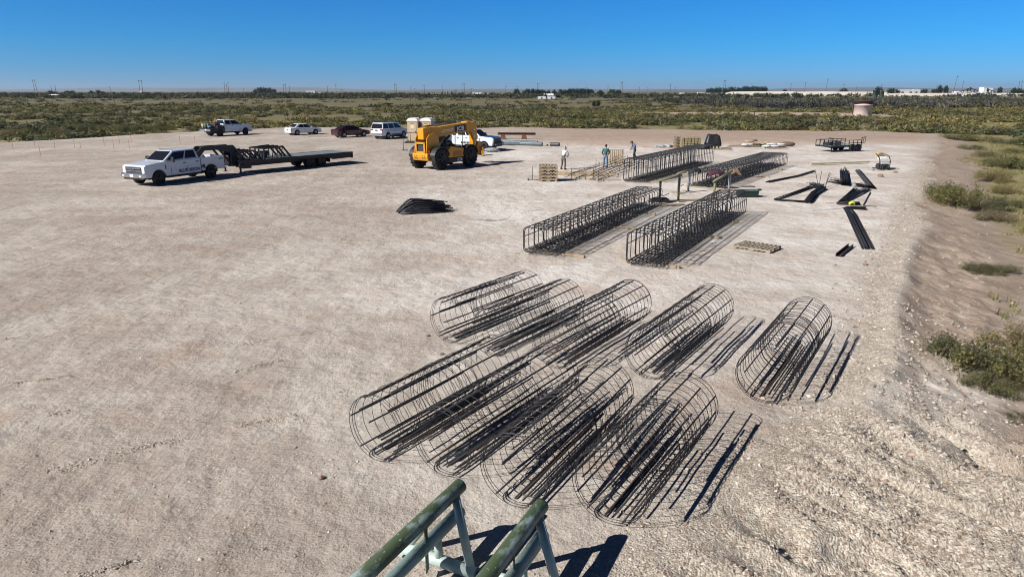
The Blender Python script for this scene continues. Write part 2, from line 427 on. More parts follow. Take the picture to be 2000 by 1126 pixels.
def d_corner(x, y):
    side, far, xe, xt = masks(x, y)
    u = x * .70 + y * .72 + (fbm(x * .5, y * .5, 3) - .5) * .8
    return (sst(-2.5, .3, x - xe) * sst(1.15, .7, side) * sst(14, 12, y)) * (.10 + .8 * sst(.45, .75, vnoise(u * 2.5, x * .12 + 4.2))) * (.2 + 1.3 * sst(.4, .65, fbm(x * 2, y * 2, 3)))
def d_slope(x, y):
    side, far, xe, xt = masks(x, y)
    return sst(0, .1, side) * sst(1.5, .8, side) * .35
def d_pad(x, y):
    side, far, xe, xt = masks(x, y)
    return (side < 0) * (.12 + .9 * sst(.5, .68, fbm(x * .7, y * .7, 4)) + 2.5 * np.exp(-(arc_dist(x, y) / .15) ** 2))
sx, sy, ss = [np.concatenate(q) for q in zip(
    scatter(120000, 4, 45, 9.5, 62, d_berm, .012, .062, 2.4), scatter(90000, 1.5, 12, 6.3, 14, d_corner, .008, .045, 4),
    scatter(45000, 3, 34, 7, 50, d_slope, .009, .055, 5), scatter(75000, -10, 14, 6.3, 20, d_pad, .006, .019, 3), scatter(240000, -14, 2, 6.3, 19, lambda x, y: np.exp(-(arc_dist(x, y) / .13) ** 2) * (.2 + fbm(x * 2, y * 2, 3)), .008, .03, 2.5), scatter(12000, -14, 20, 6.3, 40, d_pad, .012, .04, 5))]
sz = height(sx, sy) + ss * .12
g = RNG.random(len(sx)); g = g ** 1.3; scol = np.stack([.27 + .27 * g, .22 + .265 * g, .175 + .24 * g], 1) * (.85 + .3 * RNG.random((len(sx), 1)))
rd = RNG.random(len(sx)) < .05; scol[rd] = scol[rd] * np.array([.85, .68, .6])
tag(stones('gravel', np.stack([sx, sy, sz], 1), ss, scol), 'loose pale gravel and broken rock strewn over the pad and along its edge', 'gravel', None, 'stuff')
# a few clods one can pick out
for px, py, s_ in [(627, 934, .055), (1690, 518, .09), (1655, 340, .18), (1719, 345, .22), (1748, 337, .16), (1632, 518, .05), (836, 656, .05), (863, 692, .05), (1040, 430, .05), (1705, 333, .12)]:
    p = at(px, py); mb = MB(); k = 7
    import bmesh
    bm = bmesh.new(); bmesh.ops.create_icosphere(bm, subdivisions=2, radius=s_)
    for v in bm.verts:
        q = v.co.normalized(); v.co = v.co * (.75 + .5 * vnoise(np.array([q.x * 2 + px]), np.array([q.y * 2 + q.z * 3 + py]))[0]); v.co.z *= .65
    me = bpy.data.meshes.new('rock'); bm.to_mesh(me); bm.free()
    o = link('rock', me, mat('red_rock', (.30, .19, .14), .9, 0, .4, 20), None, (p.x, p.y, p.z + s_ * .3))
    side_ = 'left of' if px < 1000 else 'right of'
    tag(o, {627: 'small dark clod of earth lying alone on the bare pad left of the pipe racks', 1690: 'reddish rock on the pad below the single brown steel channel', 1655: 'pale rock near the folded bars',
            1719: 'grey rock just in front of the small black and tan machine', 1748: 'flat light rock by the pad edge beside the small black and tan machine', 1632: 'small pebble lump near the brown channel end',
            836: 'reddish clod left of the round cages, the upper one', 863: 'reddish clod left of the round cages, the lower one', 1040: 'small reddish lump by the scattered wire beyond the round cages', 1705: 'brown lump between tan machine and pad edge'}[px], 'rock')
# ---------------------------------------------------------------- scrub: bushes of many small leaf faces
def bush_arrays(n_leaf, n_twig, seed, w=1.0, h=1.0, leaf=.05, spread=.85):
    """one bush about 2 wide and 1 high: (tris (n,3,3), per-face brightness, is-twig)"""
    r = np.random.default_rng(seed); T = []; B = []; K = []
    nb = 9 + int(r.integers(5)); lob = []
    for i in range(nb):
        a = r.random() * 6.28; d = r.random() ** .6 * spread; hh = (.95 - .45 * d) * r.uniform(.6, 1.05)
        lob.append((math.cos(a) * d * w, math.sin(a) * d * w, hh * h * .62, r.uniform(.24, .42)))
    lob = np.array(lob)
    k = r.integers(nb, size=n_leaf); u = r.normal(size=(n_leaf, 3)); u /= np.linalg.norm(u, axis=1)[:, None]
    rad = lob[k, 3] * (r.random(n_leaf) ** .45) * r.uniform(.7, 1.25, n_leaf)
    c = lob[k, :3] + u * rad[:, None] * np.array([w, w, h * 1.05]); c[:, 2] = np.abs(c[:, 2]) + .01
    nn = u * 1.0 + r.normal(size=(n_leaf, 3)) * .55; nn[:, 2] += .25; nn /= np.linalg.norm(nn, axis=1)[:, None]
    e1 = r.normal(size=(n_leaf, 3)); e1[:, 2] += .8; e1 -= nn * (e1 * nn).sum(1)[:, None]; e1 /= np.linalg.norm(e1, axis=1)[:, None]
    e2 = np.cross(nn, e1)
    s = leaf * r.uniform(.6, 1.5, n_leaf)[:, None]
    T.append(np.stack([c - e2 * s * .45, c + e2 * s * .45, c + e1 * s * 1.9], 1)); B.append(r.uniform(.65, 1.35, n_leaf)); K.append(np.zeros(n_leaf))
    if n_twig:
        q = lob[r.integers(nb, size=n_twig)]; a = q[:, :3] + r.normal(size=(n_twig, 3)) * .22; a[:, 2] = np.abs(a[:, 2]) + .08
        b = a * np.array([.25, .25, 0]) + r.normal(size=(n_twig, 3)) * [.05, .05, 0]; o = np.cross(a - b, [0, 0, 1.]); o /= np.linalg.norm(o, axis=1)[:, None] + 1e-6
        T.append(np.stack([b - o * .012, b + o * .012, a], 1)); B.append(r.uniform(.7, 1.2, n_twig)); K.append(np.ones(n_twig))
    return np.concatenate(T), np.concatenate(B), np.concatenate(K)
GREEN = [(.165, .160, .066), (.130, .138, .062), (.205, .182, .078), (.115, .120, .064), (.185, .160, .092)]
GREY = [(.105, .098, .092), (.088, .085, .085), (.115, .108, .098), (.085, .09, .062), (.10, .105, .055)]
TWIG = (.13, .10, .075)
def leaf_mat(): return vmat('leaf', .8, .15, .35)
def bush_mesh(name, seed, col, n=2600, leaf=.035, tw=160):
    T, B, K = bush_arrays(n, tw, seed, leaf=leaf)
    cc = np.where(K[:, None] > 0, np.array(TWIG)[None], np.array(col)[None] * B[:, None]); y = np.random.default_rng(seed).random(len(B))[:, None] < .12
    cc = np.where(y & (K[:, None] == 0), cc * [1.5, 1.25, .9], cc)
    o = np_mesh(name, T.reshape(-1, 3), np.arange(len(T) * 3).reshape(-1, 3), leaf_mat(), np.repeat(cc, 3, axis=0)); return o
PROTO = [bush_mesh('bush', s, GREEN[s % 5], 3200, .032) for s in range(5)]
_pu = set()
def put_bush(name, px, py, w, h, k, label, group=None):
    p = at(px, py); src = PROTO[k]
    if k in _pu: o = src.copy(); C.objects.link(o)
    else: o = src; _pu.add(k)
    o.name = name; o.location = (p.x, p.y, p.z - .03); o.scale = (w / 2, w / 2, h); o.rotation_euler = (0, 0, px * .37 + py)
    return tag(o, label, 'bush', group)
NB = [(1868, 400, 3.4, 1.7, 0, 'big dark green bush at the foot of the bank, nearest the pad'), (1915, 412, 2.9, 1.25, 3, 'dark green bush just right of the big one at the foot of the bank'),
      (1935, 355, 2.8, 1.3, 2, 'loose yellow-green bush in the grass behind the dark bushes'), (1945, 430, 2.1, .8, 4, 'low grey-green bush at the lower right end of the dark bush row'),
      (1840, 388, 2.6, 1.3, 1, 'left end bush of the dark row at the foot of the bank'), (1965, 328, 4.4, 1.6, 1, 'wide bush in the grass at the right edge, level with the tan machine'),
      (1903, 530, 1.5, .45, 3, 'left half of the flat weedy bush alone on the bare wash'), (1955, 531, 1.6, .42, 1, 'right half of the flat weedy bush alone on the bare wash'),
      (1885, 708, 1.9, .85, 3, 'leafy bush at the foot of the bank beside the gravel corner'), (1955, 735, 2.3, 1.1, 0, 'dense green bush with a bare grey twiggy front, right of the gravel corner'),
      (1985, 680, 1.9, .8, 2, 'yellow-green bush behind the dense one at the right edge'), (1930, 765, 1.3, .6, 1, 'low front bush spilling toward the bare slope'),
      (1985, 820, .8, .2, 3, 'small flat grey-green weed on the slope at the right edge'), (1985, 755, 1.1, .55, 4, 'bush at the right edge just above the flat weed'),
      (1895, 292, 3.2, .8, 1, 'bush at the far end of the bank behind the pad corner'), (1862, 272, 4.5, 1.2, 0, 'wide dark bush beside the far right corner of the pad'),
      (1915, 276, 5.0, 1.2, 2, 'wide pale green bush second from the far right corner of the pad'), (1960, 282, 4.5, 1.1, 3, 'bush at the right edge in line with the far pad corner'),
      (1925, 306, 3, .8, 4, 'bush between the far corner bushes and the wide grass bush'), (1985, 300, 3, .9, 0, 'dark bush at the right edge above the wide grass bush'),
      (1960, 378, 2.2, .75, 2, 'yellow-green bush in the grass at the right edge'), (1985, 405, 1.8, .6, 1, 'low bush touching the right edge, level with the dark row'),
      (1690, 556 + 0, 0, 0, 0, None)]
for px, py, w_, h_, k, lb in NB:
    if lb: put_bush('bush', px, py, w_, h_, k, lb, 'bushes on the low ground right of the pad')
# the front row of brush along the far left edge of the pad: each its own bush
LF = [(40, 262, 5, 1.4, 2), (12, 268, 5, 1.3, 4), (75, 262, 4, 1.1, 1), (115, 262, 4, 1.2, 4), (150, 255, 5, 1.6, 0), (188, 256, 5, 1.7, 3), (222, 258, 5, 1.5, 0), (258, 257, 5, 1.6, 3), (290, 256, 5, 1.5, 1), (318, 254, 4.5, 1.2, 0),
      (372, 254, 3, 1.0, 3), (393, 248, 2.2, 2.4, 1), (352, 246, 3.5, 1.2, 4), (520, 246, 3.5, 1.0, 2), (640, 246, 4, 1.1, 4), (700, 243, 4, 1.2, 1)]
import colorsys
LFN = ['first', 'second', 'third', 'fourth', 'fifth', 'sixth', 'seventh', 'eighth', 'ninth', 'tenth', 'eleventh', 'twelfth', 'thirteenth', 'fourteenth', 'fifteenth', 'sixteenth']
order = sorted(LF)
for q in LF:
    put_bush('bush', *q, 'bush at the far pad edge, %s from the left in its row' % LFN[order.index(q)], 'bushes along the far edge of the pad')

def scrub(name, n, x0, x1, y0, y1, dens, wr, hr, pal, nl, leaf, seed, label, ncopy=6, pw=1.0):
    """a field of bushes that nobody could count, one mesh"""
    r = np.random.default_rng(seed)
    y = y0 + (y1 - y0) * r.random(n) ** pw; half = .80 * y + 6
    x = np.clip(-half, x0, x1) + (np.clip(half, x0, x1) - np.clip(-half, x0, x1)) * r.random(n)
    k = r.random(n) < dens(x, y); x, y = x[k], y[k]; z = height(x, y); n = len(x)
    protos = [bush_arrays(nl, max(2, nl // 12), seed * 50 + i, leaf=leaf) for i in range(ncopy)]
    pick = r.integers(ncopy, size=n); TT = []; CC = []
    pal = np.array(pal)
    for i, (T, B, K) in enumerate(protos):
        q = np.where(pick == i)[0]
        if not len(q): continue
        a = r.random(len(q)) * 6.28; c, s = np.cos(a)[:, None, None], np.sin(a)[:, None, None]
        W = r.uniform(*wr, len(q))[:, None, None] / 2; H = r.uniform(*hr, len(q))[:, None, None]
        X = (T[None, ..., 0] * c - T[None, ..., 1] * s) * W + x[q][:, None, None]; Y = (T[None, ..., 0] * s + T[None, ..., 1] * c) * W + y[q][:, None, None]
        Z = T[None, ..., 2] * H + z[q][:, None, None] - .03
        TT.append(np.stack([X, Y, Z], -1).reshape(-1, 3, 3))
        tone = fbm(x[q] * .02 + 31, y[q] * .03, 3)[:, None]
        bc = pal[r.integers(len(pal), size=len(q))] * r.uniform(.6, 1.4, (len(q), 1)) * (1 + (tone - .5) * np.array([1.3, 1.0, .5]))
        CC.append(np.where(K[None, :, None] > 0, np.array(TWIG), bc[:, None] * B[None, :, None]).reshape(-1, 3))
    T = np.concatenate(TT); cc = np.concatenate(CC)
    o = np_mesh(name, T.reshape(-1, 3), np.arange(len(T) * 3).reshape(-1, 3), leaf_mat(), np.repeat(cc, 3, axis=0))
    print(name, n, 'bushes', len(T), 'faces'); return tag(o, label, 'scrub', None, 'stuff')
def pat(x, y, s, o=0): return fbm(x * s + o, y * s * 1.6 + o, 4)
def d_near(x, y):
    side, far, xe, xt = masks(x, y)
    out = np.maximum(sst(3, 7, far), sst(2.0, 3.2, side) * (y > 60))
    tr = np.exp(-((y - (204 - (x - 95) * .05)) / 20) ** 4) * (x > 30) * (x < 104); tr2 = np.exp(-((y - (126 + x * .03)) / 3.5) ** 2) * (x < 5) * (x > -68)
    return out * np.maximum(sst(.42, .52, pat(x, y, .06)) , .10) * sst(.36, .50, fbm(x * .22, y * .12, 3)) * (1 - .5 * (x < -30)) * (1 - tr) * (1 - tr2)
scrub('scrub', 17000, -400, 400, 80, 265, d_near, (1.8, 5.0), (.5, 1.5), GREEN, 110, .15, 3, 'green mesquite scrub covering the plain just beyond the far edge of the pad', 8, 1.0)
def d_mid(x, y): return sst(.47, .60, pat(x, y, .03, 5)) * (1 - .85 * ((x < 60) & (y > 330) & (y < 640))) * sst(.35, .5, fbm(x * .1, y * .06, 3))
scrub('scrub', 12000, -900, 900, 250, 560, d_mid, (2.8, 6), (.7, 1.6), GREEN + [(.17, .15, .07)], 42, .26, 4, 'sparser olive scrub scattered over the middle distance of the plain')
def d_grey(x, y): return ((x > 90) & (y < 470 + 0 * x)) * sst(.3, .45, pat(x, y, .03, 9)) * sst(250, 300, y)
scrub('brush', 5200, 60, 800, 240, 470, d_grey, (3, 6.5), (1.5, 3.2), GREY, 60, .2, 5, 'band of grey leafless brush crossing the plain on the right side')
def d_band(x, y): return (x / y < -.18) * sst(.28, .42, pat(x, y, .008, 2)) + .35 * (x / y > -.25) * sst(.45, .6, pat(x, y, .006, 2))
scrub('thicket', 5200, -1600, 1600, 620, 1150, d_band, (6, 14), (2.2, 5), [(.05, .065, .035), (.06, .07, .045), (.075, .075, .055)], 34, .3, 6, 'dark low thicket lining the horizon behind the dry fields')
def d_dots(x, y): return .28 * sst(.45, .6, pat(x, y, .012, 7))
scrub('scrub', 5200, -1500, 1500, 480, 1300, d_dots, (3, 7), (1, 2.2), GREEN, 22, .4, 8, 'far scattered scrub dots on the dry fields near the horizon')
# weeds and short grass beyond the bank on the right and between the bushes
def grass_tufts():
    r = np.random.default_rng(21); n = 60000
    x = r.uniform(9, 75, n); y = 9 + 85 * r.random(n) ** 1.2
    side, far, xe, xt = masks(x, y); g = fbm(x * .25, y * .25, 4)
    k = r.random(n) < (sst(1.2, 2.0, side + (g - .5) * 2.4) * sst(.36, .5, g) * sst(16, 30, y) + sst(11.2, 13.5, x - 0 * y) * sst(30, 12, y) * sst(1.3, 2.2, side) * .25) * (y < 92)
    x, y = x[k], y[k]; n = len(x); z = height(x, y); m = 9
    X = x[:, None] + r.normal(size=(n, m)) * .10; Y = y[:, None] + r.normal(size=(n, m)) * .10; hh = r.uniform(.10, .34, (n, m)); a = r.random((n, m)) * 6.28; wd = .012 + .012 * r.random((n, m))
    dx, dy = np.cos(a) * wd, np.sin(a) * wd; lx, ly = r.normal(size=(n, m)) * .08, r.normal(size=(n, m)) * .08; Z = np.repeat(z[:, None], m, 1)
    T = np.stack([np.stack([X - dx, Y - dy, Z], -1), np.stack([X + dx, Y + dy, Z], -1), np.stack([X + lx, Y + ly, Z + hh], -1)], 2).reshape(-1, 3, 3)
    pal = np.array([(.27, .25, .10), (.33, .28, .13), (.20, .21, .075), (.36, .31, .19)]); cc = np.repeat(pal[r.integers(4, size=n)], m, axis=0) * r.uniform(.75, 1.2, (n * m, 1))
    o = np_mesh('grass', T.reshape(-1, 3), np.arange(len(T) * 3).reshape(-1, 3), leaf_mat(), np.repeat(cc, 3, axis=0)); tag(o, 'dry yellow grass and weeds on the low ground right of the bank', 'grass', None, 'stuff')
grass_tufts()
# ---------------------------------------------------------------- reinforcing steel
STEEL = lambda: mat('rebar_steel', (.024, .026, .034), .62, .15, .35, 3, .5, 220)
RUST = lambda: mat('rebar_rust', (.050, .034, .028), .75, .1, .4, 5, .5, 200)
WIRE = lambda: mat('hoop_steel', (.018, .017, .020), .7, .1)
def heading(th): return R(90) - th         # local +X points along compass heading th
def round_cage(X, Y, th, L, Rad, label, seed):
    """lying drum cage: long bars inside welded hoops, extra short bars loose at the bottom"""
    r = random.Random(seed)
    t = thing('round_rebar_cage', label, 'rebar cage', (X, Y, hz(X, Y)), heading(th), 'round rebar cages lying on the pad')
    n = 12; rb = .0155; off = r.random() * .4
    bars = {}
    for i in range(n):
        a = 2 * math.pi * (i + off) / n; rr = Rad - .02
        lap = i % 2
        x0 = 0.02 + (0.0 if not lap else .34 * r.uniform(.8, 1.6)) * (1 if L > 2.9 else .8); x1 = L - (.02 if not lap else 0.02)
        if r.random() < .15: x1 -= r.uniform(.2, .5)
        y, z = rr * math.cos(a), Rad + rr * math.sin(a)
        w1, w2 = r.uniform(-.012, .012), r.uniform(-.012, .012)
        pts = [(x0 + (x1 - x0) * k / 4, y + w1 * math.sin(k), z + w2 * math.sin(k * 1.3)) for k in range(5)]
        MB().tube(pts, rb, 6).build('longitudinal_bar', STEEL() if r.random() < .75 else RUST(), t)
        # a second bar lapped alongside on part of the length
        if i % 3 == 0:
            s0 = r.uniform(.35, .6) * L; e0 = r.uniform(.75, .96) * L if r.random() < .5 else L * .9; dy = .03
            a2 = a + dy / Rad; y, z = rr * math.cos(a2), Rad + rr * math.sin(a2)
            b0 = r.uniform(.1, .4); MB().tube([(b0, y, z), (s0 + (e0 - s0) * r.random(), y, z)], rb, 6).build('longitudinal_bar', STEEL(), t)
    # loose bars slid together in the bottom of the drum
    for i in range(5):
        a = R(-90) + r.uniform(-.75, .75); q = Rad - .055 - .035 * (i % 2)
        x0 = r.uniform(.05, .5); x1 = L - r.uniform(.2, 1.1); a2 = a + r.uniform(-.05, .05)
        MB().tube([(x0, q * math.cos(a), Rad + q * math.sin(a)), (x1, q * math.cos(a2), Rad + q * math.sin(a2))], rb, 6).build('loose_bar', RUST() if i % 3 == 0 else STEEL(), t)
    hoop = None; xs = [.01, .07, .13] + [.13 + .205 * k for k in range(1, int((L - .15) / .205) + 1)] + [L - .01]
    def hoop_mb(q=0.0, sd=0):
        rr = random.Random(sd); e = rr.uniform(-.006, .006)
        return MB().tube([(q * math.sin(2 * math.pi * k / 36), (Rad + e) * math.cos(2 * math.pi * k / 36), (Rad - e) * (1 + math.sin(2 * math.pi * k / 36))) for k in range(36)], .0064, 4, True)
    hm = []
    for s_ in range(3):
        o = hoop_mb(0, s_).build('hoop', WIRE(), t); o.location.x = xs[s_]; hm.append(o.data)
    for i, x in enumerate(xs[3:]):
        o = bpy.data.objects.new('hoop', hm[i % 3]); C.objects.link(o); o.parent = t; o.location = (x + r.uniform(-.012, .012), 0, 0); o.rotation_euler = (0, r.uniform(-.008, .008), r.uniform(-.022, .022))
    # leaning inner hoops that cross the others in the middle of the drum
    x = .45 * L
    for k in range(int(3 + L)):
        o = bpy.data.objects.new('hoop', hm[k % 3]); C.objects.link(o); o.parent = t; o.location = (x, 0, 0); o.rotation_euler = (0, 0, .16 * (1 if k % 2 else -1)); o.scale = (1, .985, 1); x += r.uniform(.05, .16) * L / 3.6
    # bent wire hooks tied to the hoops
    for k in range(12):
        a = r.uniform(0, 6.28); x = r.uniform(.1, L - .15); q = Rad - .012; s = r.uniform(.05, .10)
        c = Vector((x, q * math.cos(a), Rad + q * math.sin(a))); ta = Vector((0, -math.sin(a), math.cos(a))); ra = Vector((0, -math.cos(a), -math.sin(a)))
        pts = [c + Vector((r.uniform(-.01, .01), 0, 0)) + ta * s * u + ra * s * v for u, v in ((-1, 0), (-.6, .7), (.1, 1.1), (.7, .8), (.75, .2), (.3, .35))]
        MB().tube(pts, .005, 4).build('wire_hook', WIRE(), t)
    return t
RC = [(-1.6, 15.93, .65, 3.42, 'round rebar cage lying farthest left in the rear row of drums', 1), (-.5, 15.05, .63, 3.37, 'round rebar cage second from the left in the rear row of drums', 2),
      (.92, 14.31, .61, 4.05, 'round rebar cage third from the left in the rear row of drums', 3), (2.95, 13.68, .59, 4.19, 'round rebar cage fourth from the left in the rear row, beside the gap', 4),
      (5.02, 12.52, .58, 4.15, 'round rebar cage standing apart at the right end by the gravel edge', 5), (-2.32, 10.29, .60, 3.6, 'round rebar cage at the left end of the front row of drums', 6),
      (-1.16, 9.84, .60, 3.55, 'round rebar cage second from the left in the front row of drums', 7), (.01, 8.97, .53, 3.52, 'round rebar cage just behind the pipe racks, third in the front row', 8),
      (1.37, 8.54, .57, 3.35, 'round rebar cage at the right end of the front row, nearest the photo bottom', 9)]
for X, Y, th, L, lb, sd in RC: round_cage(X, Y, th, L, .575, lb, sd)

def rrect(w, h, rad, n=4):
    pts = []
    for cx, cz, a0 in ((w / 2 - rad, h - rad, 0), (-w / 2 + rad, h - rad, 90), (-w / 2 + rad, rad, 180), (w / 2 - rad, rad, 270)):
        for k in range(n + 1):
            a = R(a0 + 90 * k / n); pts.append((cx + rad * math.cos(a), cz + rad * math.sin(a)))
    return pts
def box_cage(X, Y, th, L, W, H, label, seed, step=.43, lift=.09):
    """long rectangular beam cage; X,Y is the middle of its near end"""
    r = random.Random(seed)
    t = thing('box_rebar_cage', label, 'rebar cage', (X, Y, hz(X, Y) + lift), heading(th), 'rectangular rebar cages on wooden blocks')
    rs = .0165
    outer = MB().tube([(0, y, z) for y, z in rrect(W, H, .17)], rs, 5, True).mesh('stirrup')
    inner = MB().tube([(0, y, z) for y, z in rrect(W * .52, H - .03, .20)], rs, 5, True).mesh('inner_stirrup')
    for m_ in (outer, inner): m_.materials.append(STEEL())
    n = int(L / step) + 1
    for i in range(min(n, 100)):
        x = i * (L / (n - 1)); 
        o = link('stirrup', outer, None, t, (x + r.uniform(-.012, .012), 0, 0)); o.rotation_euler = (0, r.uniform(-.012, .012), r.uniform(-.012, .012))
        sgn = -1 if i % 2 else 1
        o = link('inner_stirrup', inner, None, t, (x + .05 + r.uniform(-.01, .01), sgn * W * .235, .012)); o.rotation_euler = (0, 0, r.uniform(-.01, .01))
    rl = .0165
    def bar(y, z, x0=0, x1=None, m_=None):
        x1 = L if x1 is None else x1
        q = [(x0 + (x1 - x0) * k / 6, y + r.uniform(-.006, .006), z + r.uniform(-.006, .006)) for k in range(7)]
        MB().tube(q, rl, 5).build('longitudinal_bar', m_ or STEEL(), t)
    for k in range(6): bar(-W / 2 + .06 + (W - .12) * k / 5, H - .035, r.uniform(-.05, .05), L + r.uniform(-.05, .05))
    for k in range(11): bar(-W / 2 + .05 + (W - .1) * k / 10, .035, r.uniform(-.05, .05), L + r.uniform(-.05, .05))
    for k in range(9): bar(-W / 2 + .1 + (W - .2) * k / 8, .115, r.uniform(-.02, .3), L - r.uniform(0, .3))
    for z in (H * .62,):
        for s in (-1, 1): bar(s * (W / 2 - .03), z)
    # cross ties in the bottom mat
    for i in range(0, n, 2): MB().tube([(i * L / (n - 1) + .1, -W / 2 + .03, .08), (i * L / (n - 1) + .12, W / 2 - .03, .085)], rs, 4).build('cross_tie', STEEL(), t)
    return t
D2 = Vector
def mid(a, b): return (a + b) / 2
def cage_at(pl, pr, far_r, W, H, th, L, label, seed, **k):
    c = mid(at(*pl), at(*pr)); return box_cage(c.x, c.y, th, L, W, H, label, seed, **k), c
TH_R, TH_L = R(30.4), R(28.4)
cR = mid(Vector((4.09, 23.81, 0)), Vector((5.33, 23.08, 0))); cL = mid(Vector((.42, 25.55, 0)), Vector((1.80, 24.85, 0)))
box_cage(cR.x, cR.y, TH_R, 12.7, 1.42, 1.14, 'long rectangular rebar cage nearest the camera, in front of the lone pallet', 31)
box_cage(cL.x, cL.y, TH_L, 13.1, 1.52, .97, 'long rectangular rebar cage left of the nearest one, ending at the yellow stands', 32)
c3 = mid(at(1216, 354), at(1266, 360)); c4 = mid(at(1347, 366), at(1400, 374))
box_cage(c3.x, c3.y, R(32), 15.3, 1.75, 1.52, 'tall rectangular rebar cage farther back beside the workers', 33, step=.45)
box_cage(c4.x + .2, c4.y + .5, R(34), 17.5, 2.2, .95, 'wide low rectangular rebar cage behind the yellow stands with jackets on it', 34, step=.45)

# wooden blocks the cages lie on
WOOD = lambda: mat('timber', (.40, .31, .205), .8, 0, .35, 3, .3, 30)
WOOD2 = lambda: mat('weathered_timber', (.36, .30, .22), .85, 0, .4, 4, .3, 30)
def timber(a, b, wd, ht, label, m_=None, group=None, name='timber'):
    a = Vector(a); b = Vector(b); t = MB().bar(Vector((0, 0, 0)), b - a, wd, ht).build(name, m_ or WOOD(), None, a, bevel=.004)
    return tag(t, label, 'timber', group)
def across(c, th, L, W, s, ext0, ext1):
    d = Vector((math.sin(th), math.cos(th), 0)); p = Vector((math.cos(th), -math.sin(th), 0)); q = c + d * s
    return q - p * (W / 2 + ext0) + Vector((0, 0, .05)), q + p * (W / 2 + ext1) + Vector((0, 0, .05))
NM = ['near end', 'middle', 'far end']
for nm, (c, th, L, W, e) in {'nearest rectangular cage': (cR, TH_R, 12.7, 1.42, (.35, .4)), 'left front rectangular cage': (cL, TH_L, 13.1, 1.52, (.0, .8)), 'tall rear rectangular cage': (c3, R(32), 15.3, 1.75, (.2, .5)), 'wide low rear rectangular cage': (c4, R(34), 17.5, 2.2, (.2, .8))}.items():
    for i, s in enumerate((.5, L * .5, L * .82)):
        a, b = across(c, th, L, W, s, e[0] * (1 if i == 0 else .4), e[1] * (1 if i < 2 else .5)); timber(a, b, .14, .085, 'wooden block under the %s of the %s' % (NM[i], nm), None, 'wooden blocks under the rectangular cages')

# ---------------------------------------------------------------- bundles of bent bars
def bundle(name, pts, n, label, width=.45, seed=1, spread=0, mt=None, r0=.017, h=.16, cat='rebar bundle'):
    """n bars following one bent path, laid side by side and on top of each other"""
    r = random.Random(seed); P = [Vector(p) for p in pts]; base = P[0].copy()
    t = thing(name, label, cat, base, 0, 'bundles of bent rebar on the pad' if n > 3 else None)
    for i in range(n):
        u = ((i * 7) % n) / max(1, n - 1) - .5; lay = r.random() * h * (1 - abs(u) * 1.2); q = []
        f = r.uniform(-1, 1) * spread; ln = r.uniform(-.06, .06)
        for k, p in enumerate(P):
            d = (P[min(k + 1, len(P) - 1)] - P[max(k - 1, 0)]); d.z = 0; d.normalize(); s = Vector((d.y, -d.x, 0))
            e = Vector((0, 0, 0)) + (d * ln if k in (0, len(P) - 1) else Vector())
            fan = 0
            if k == 0: fan = f
            q.append(p - base + s * (u * width * .72 * (1 if k not in (0,) else 1 + abs(fan)) + fan * width) + e + Vector((0, 0, r0 + max(0, lay) + (abs(fan) * r.random() * .25 if k == 0 else 0))))
        MB().tube(q, r0, 5).build('bar', mt or (STEEL() if r.random() < .85 else RUST()), t)
    return t
A = lambda *p: [at(*q) for q in p]
bundle('rebar_bundle', A((1500, 357), (1560, 345), (1592, 335)), 14, 'long straight dark bundle lying alone just right of the rear cages', .42, 1, .1)
bundle('rebar_bundle', A((1582, 368), (1512, 392), (1572, 396)), 14, 'thin V-shaped bundle of bent rebar, leftmost beyond the nearest cage', .3, 2, .2, h=.1)
bundle('rebar_bundle', A((1583, 365), (1608, 370), (1590, 380), (1577, 397)), 30, 'dark stack of bent bars with stray ends sticking up, beside the V bundle', .6, 3, .35, h=.3)
bundle('rebar_bundle', A((1631, 357), (1652, 363), (1650, 350), (1648, 334)), 34, 'upright-looking fan of bent rebar, the thickest bundle', .8, 4, .5, h=.35)
bundle('rebar_bundle', A((1672, 364), (1704, 369), (1690, 352), (1676, 335)), 26, 'L-shaped bundle of bent bars right of the fan bundle', .6, 5, .4, h=.2)
bundle('rebar_bundle', A((1672, 372), (1640, 400), (1678, 401)), 24, 'V-shaped bundle holding the yellow vest, its left half', .5, 6, .1, h=.22)
bundle('rebar_bundle', A((1693, 371), (1662, 388), (1648, 396)), 18, 'short bundle lying across the vest bundle from the upper right', .45, 7, .15, h=.3)
bundle('rebar_bundle', A((1700, 376), (1686, 402), (1713, 404)), 3, 'single thin L of bars right of the vest bundle', .06, 8, 0, h=.03)
bundle('rebar_bundle', A((1690, 409), (1655, 408), (1662, 418), (1695, 487)), 30, 'long L-shaped bundle nearest the camera, pointing down the pad edge', .62, 9, .1, h=.14)
for a, b, i in (((1610, 372), (1626, 353), 0), ((1600, 362), (1604, 350), 1), ((1612, 366), (1621, 352), 2), ((1597, 365), (1585, 351), 3)):
    p = at(*a); q = at(*b); MB().tube([(0, 0, .15), (q - p) * .55 + Vector((0, 0, .75))], .017, 5).build('rebar_rod', STEEL(), None, p)['label'] = 'stray rebar rod sticking up from the dark stack, %s' % ['the lowest leaning right', 'standing nearly upright', 'leaning right in the middle', 'leaning left'][i]
    o = C.objects[-1]; o['category'] = 'rebar rod'
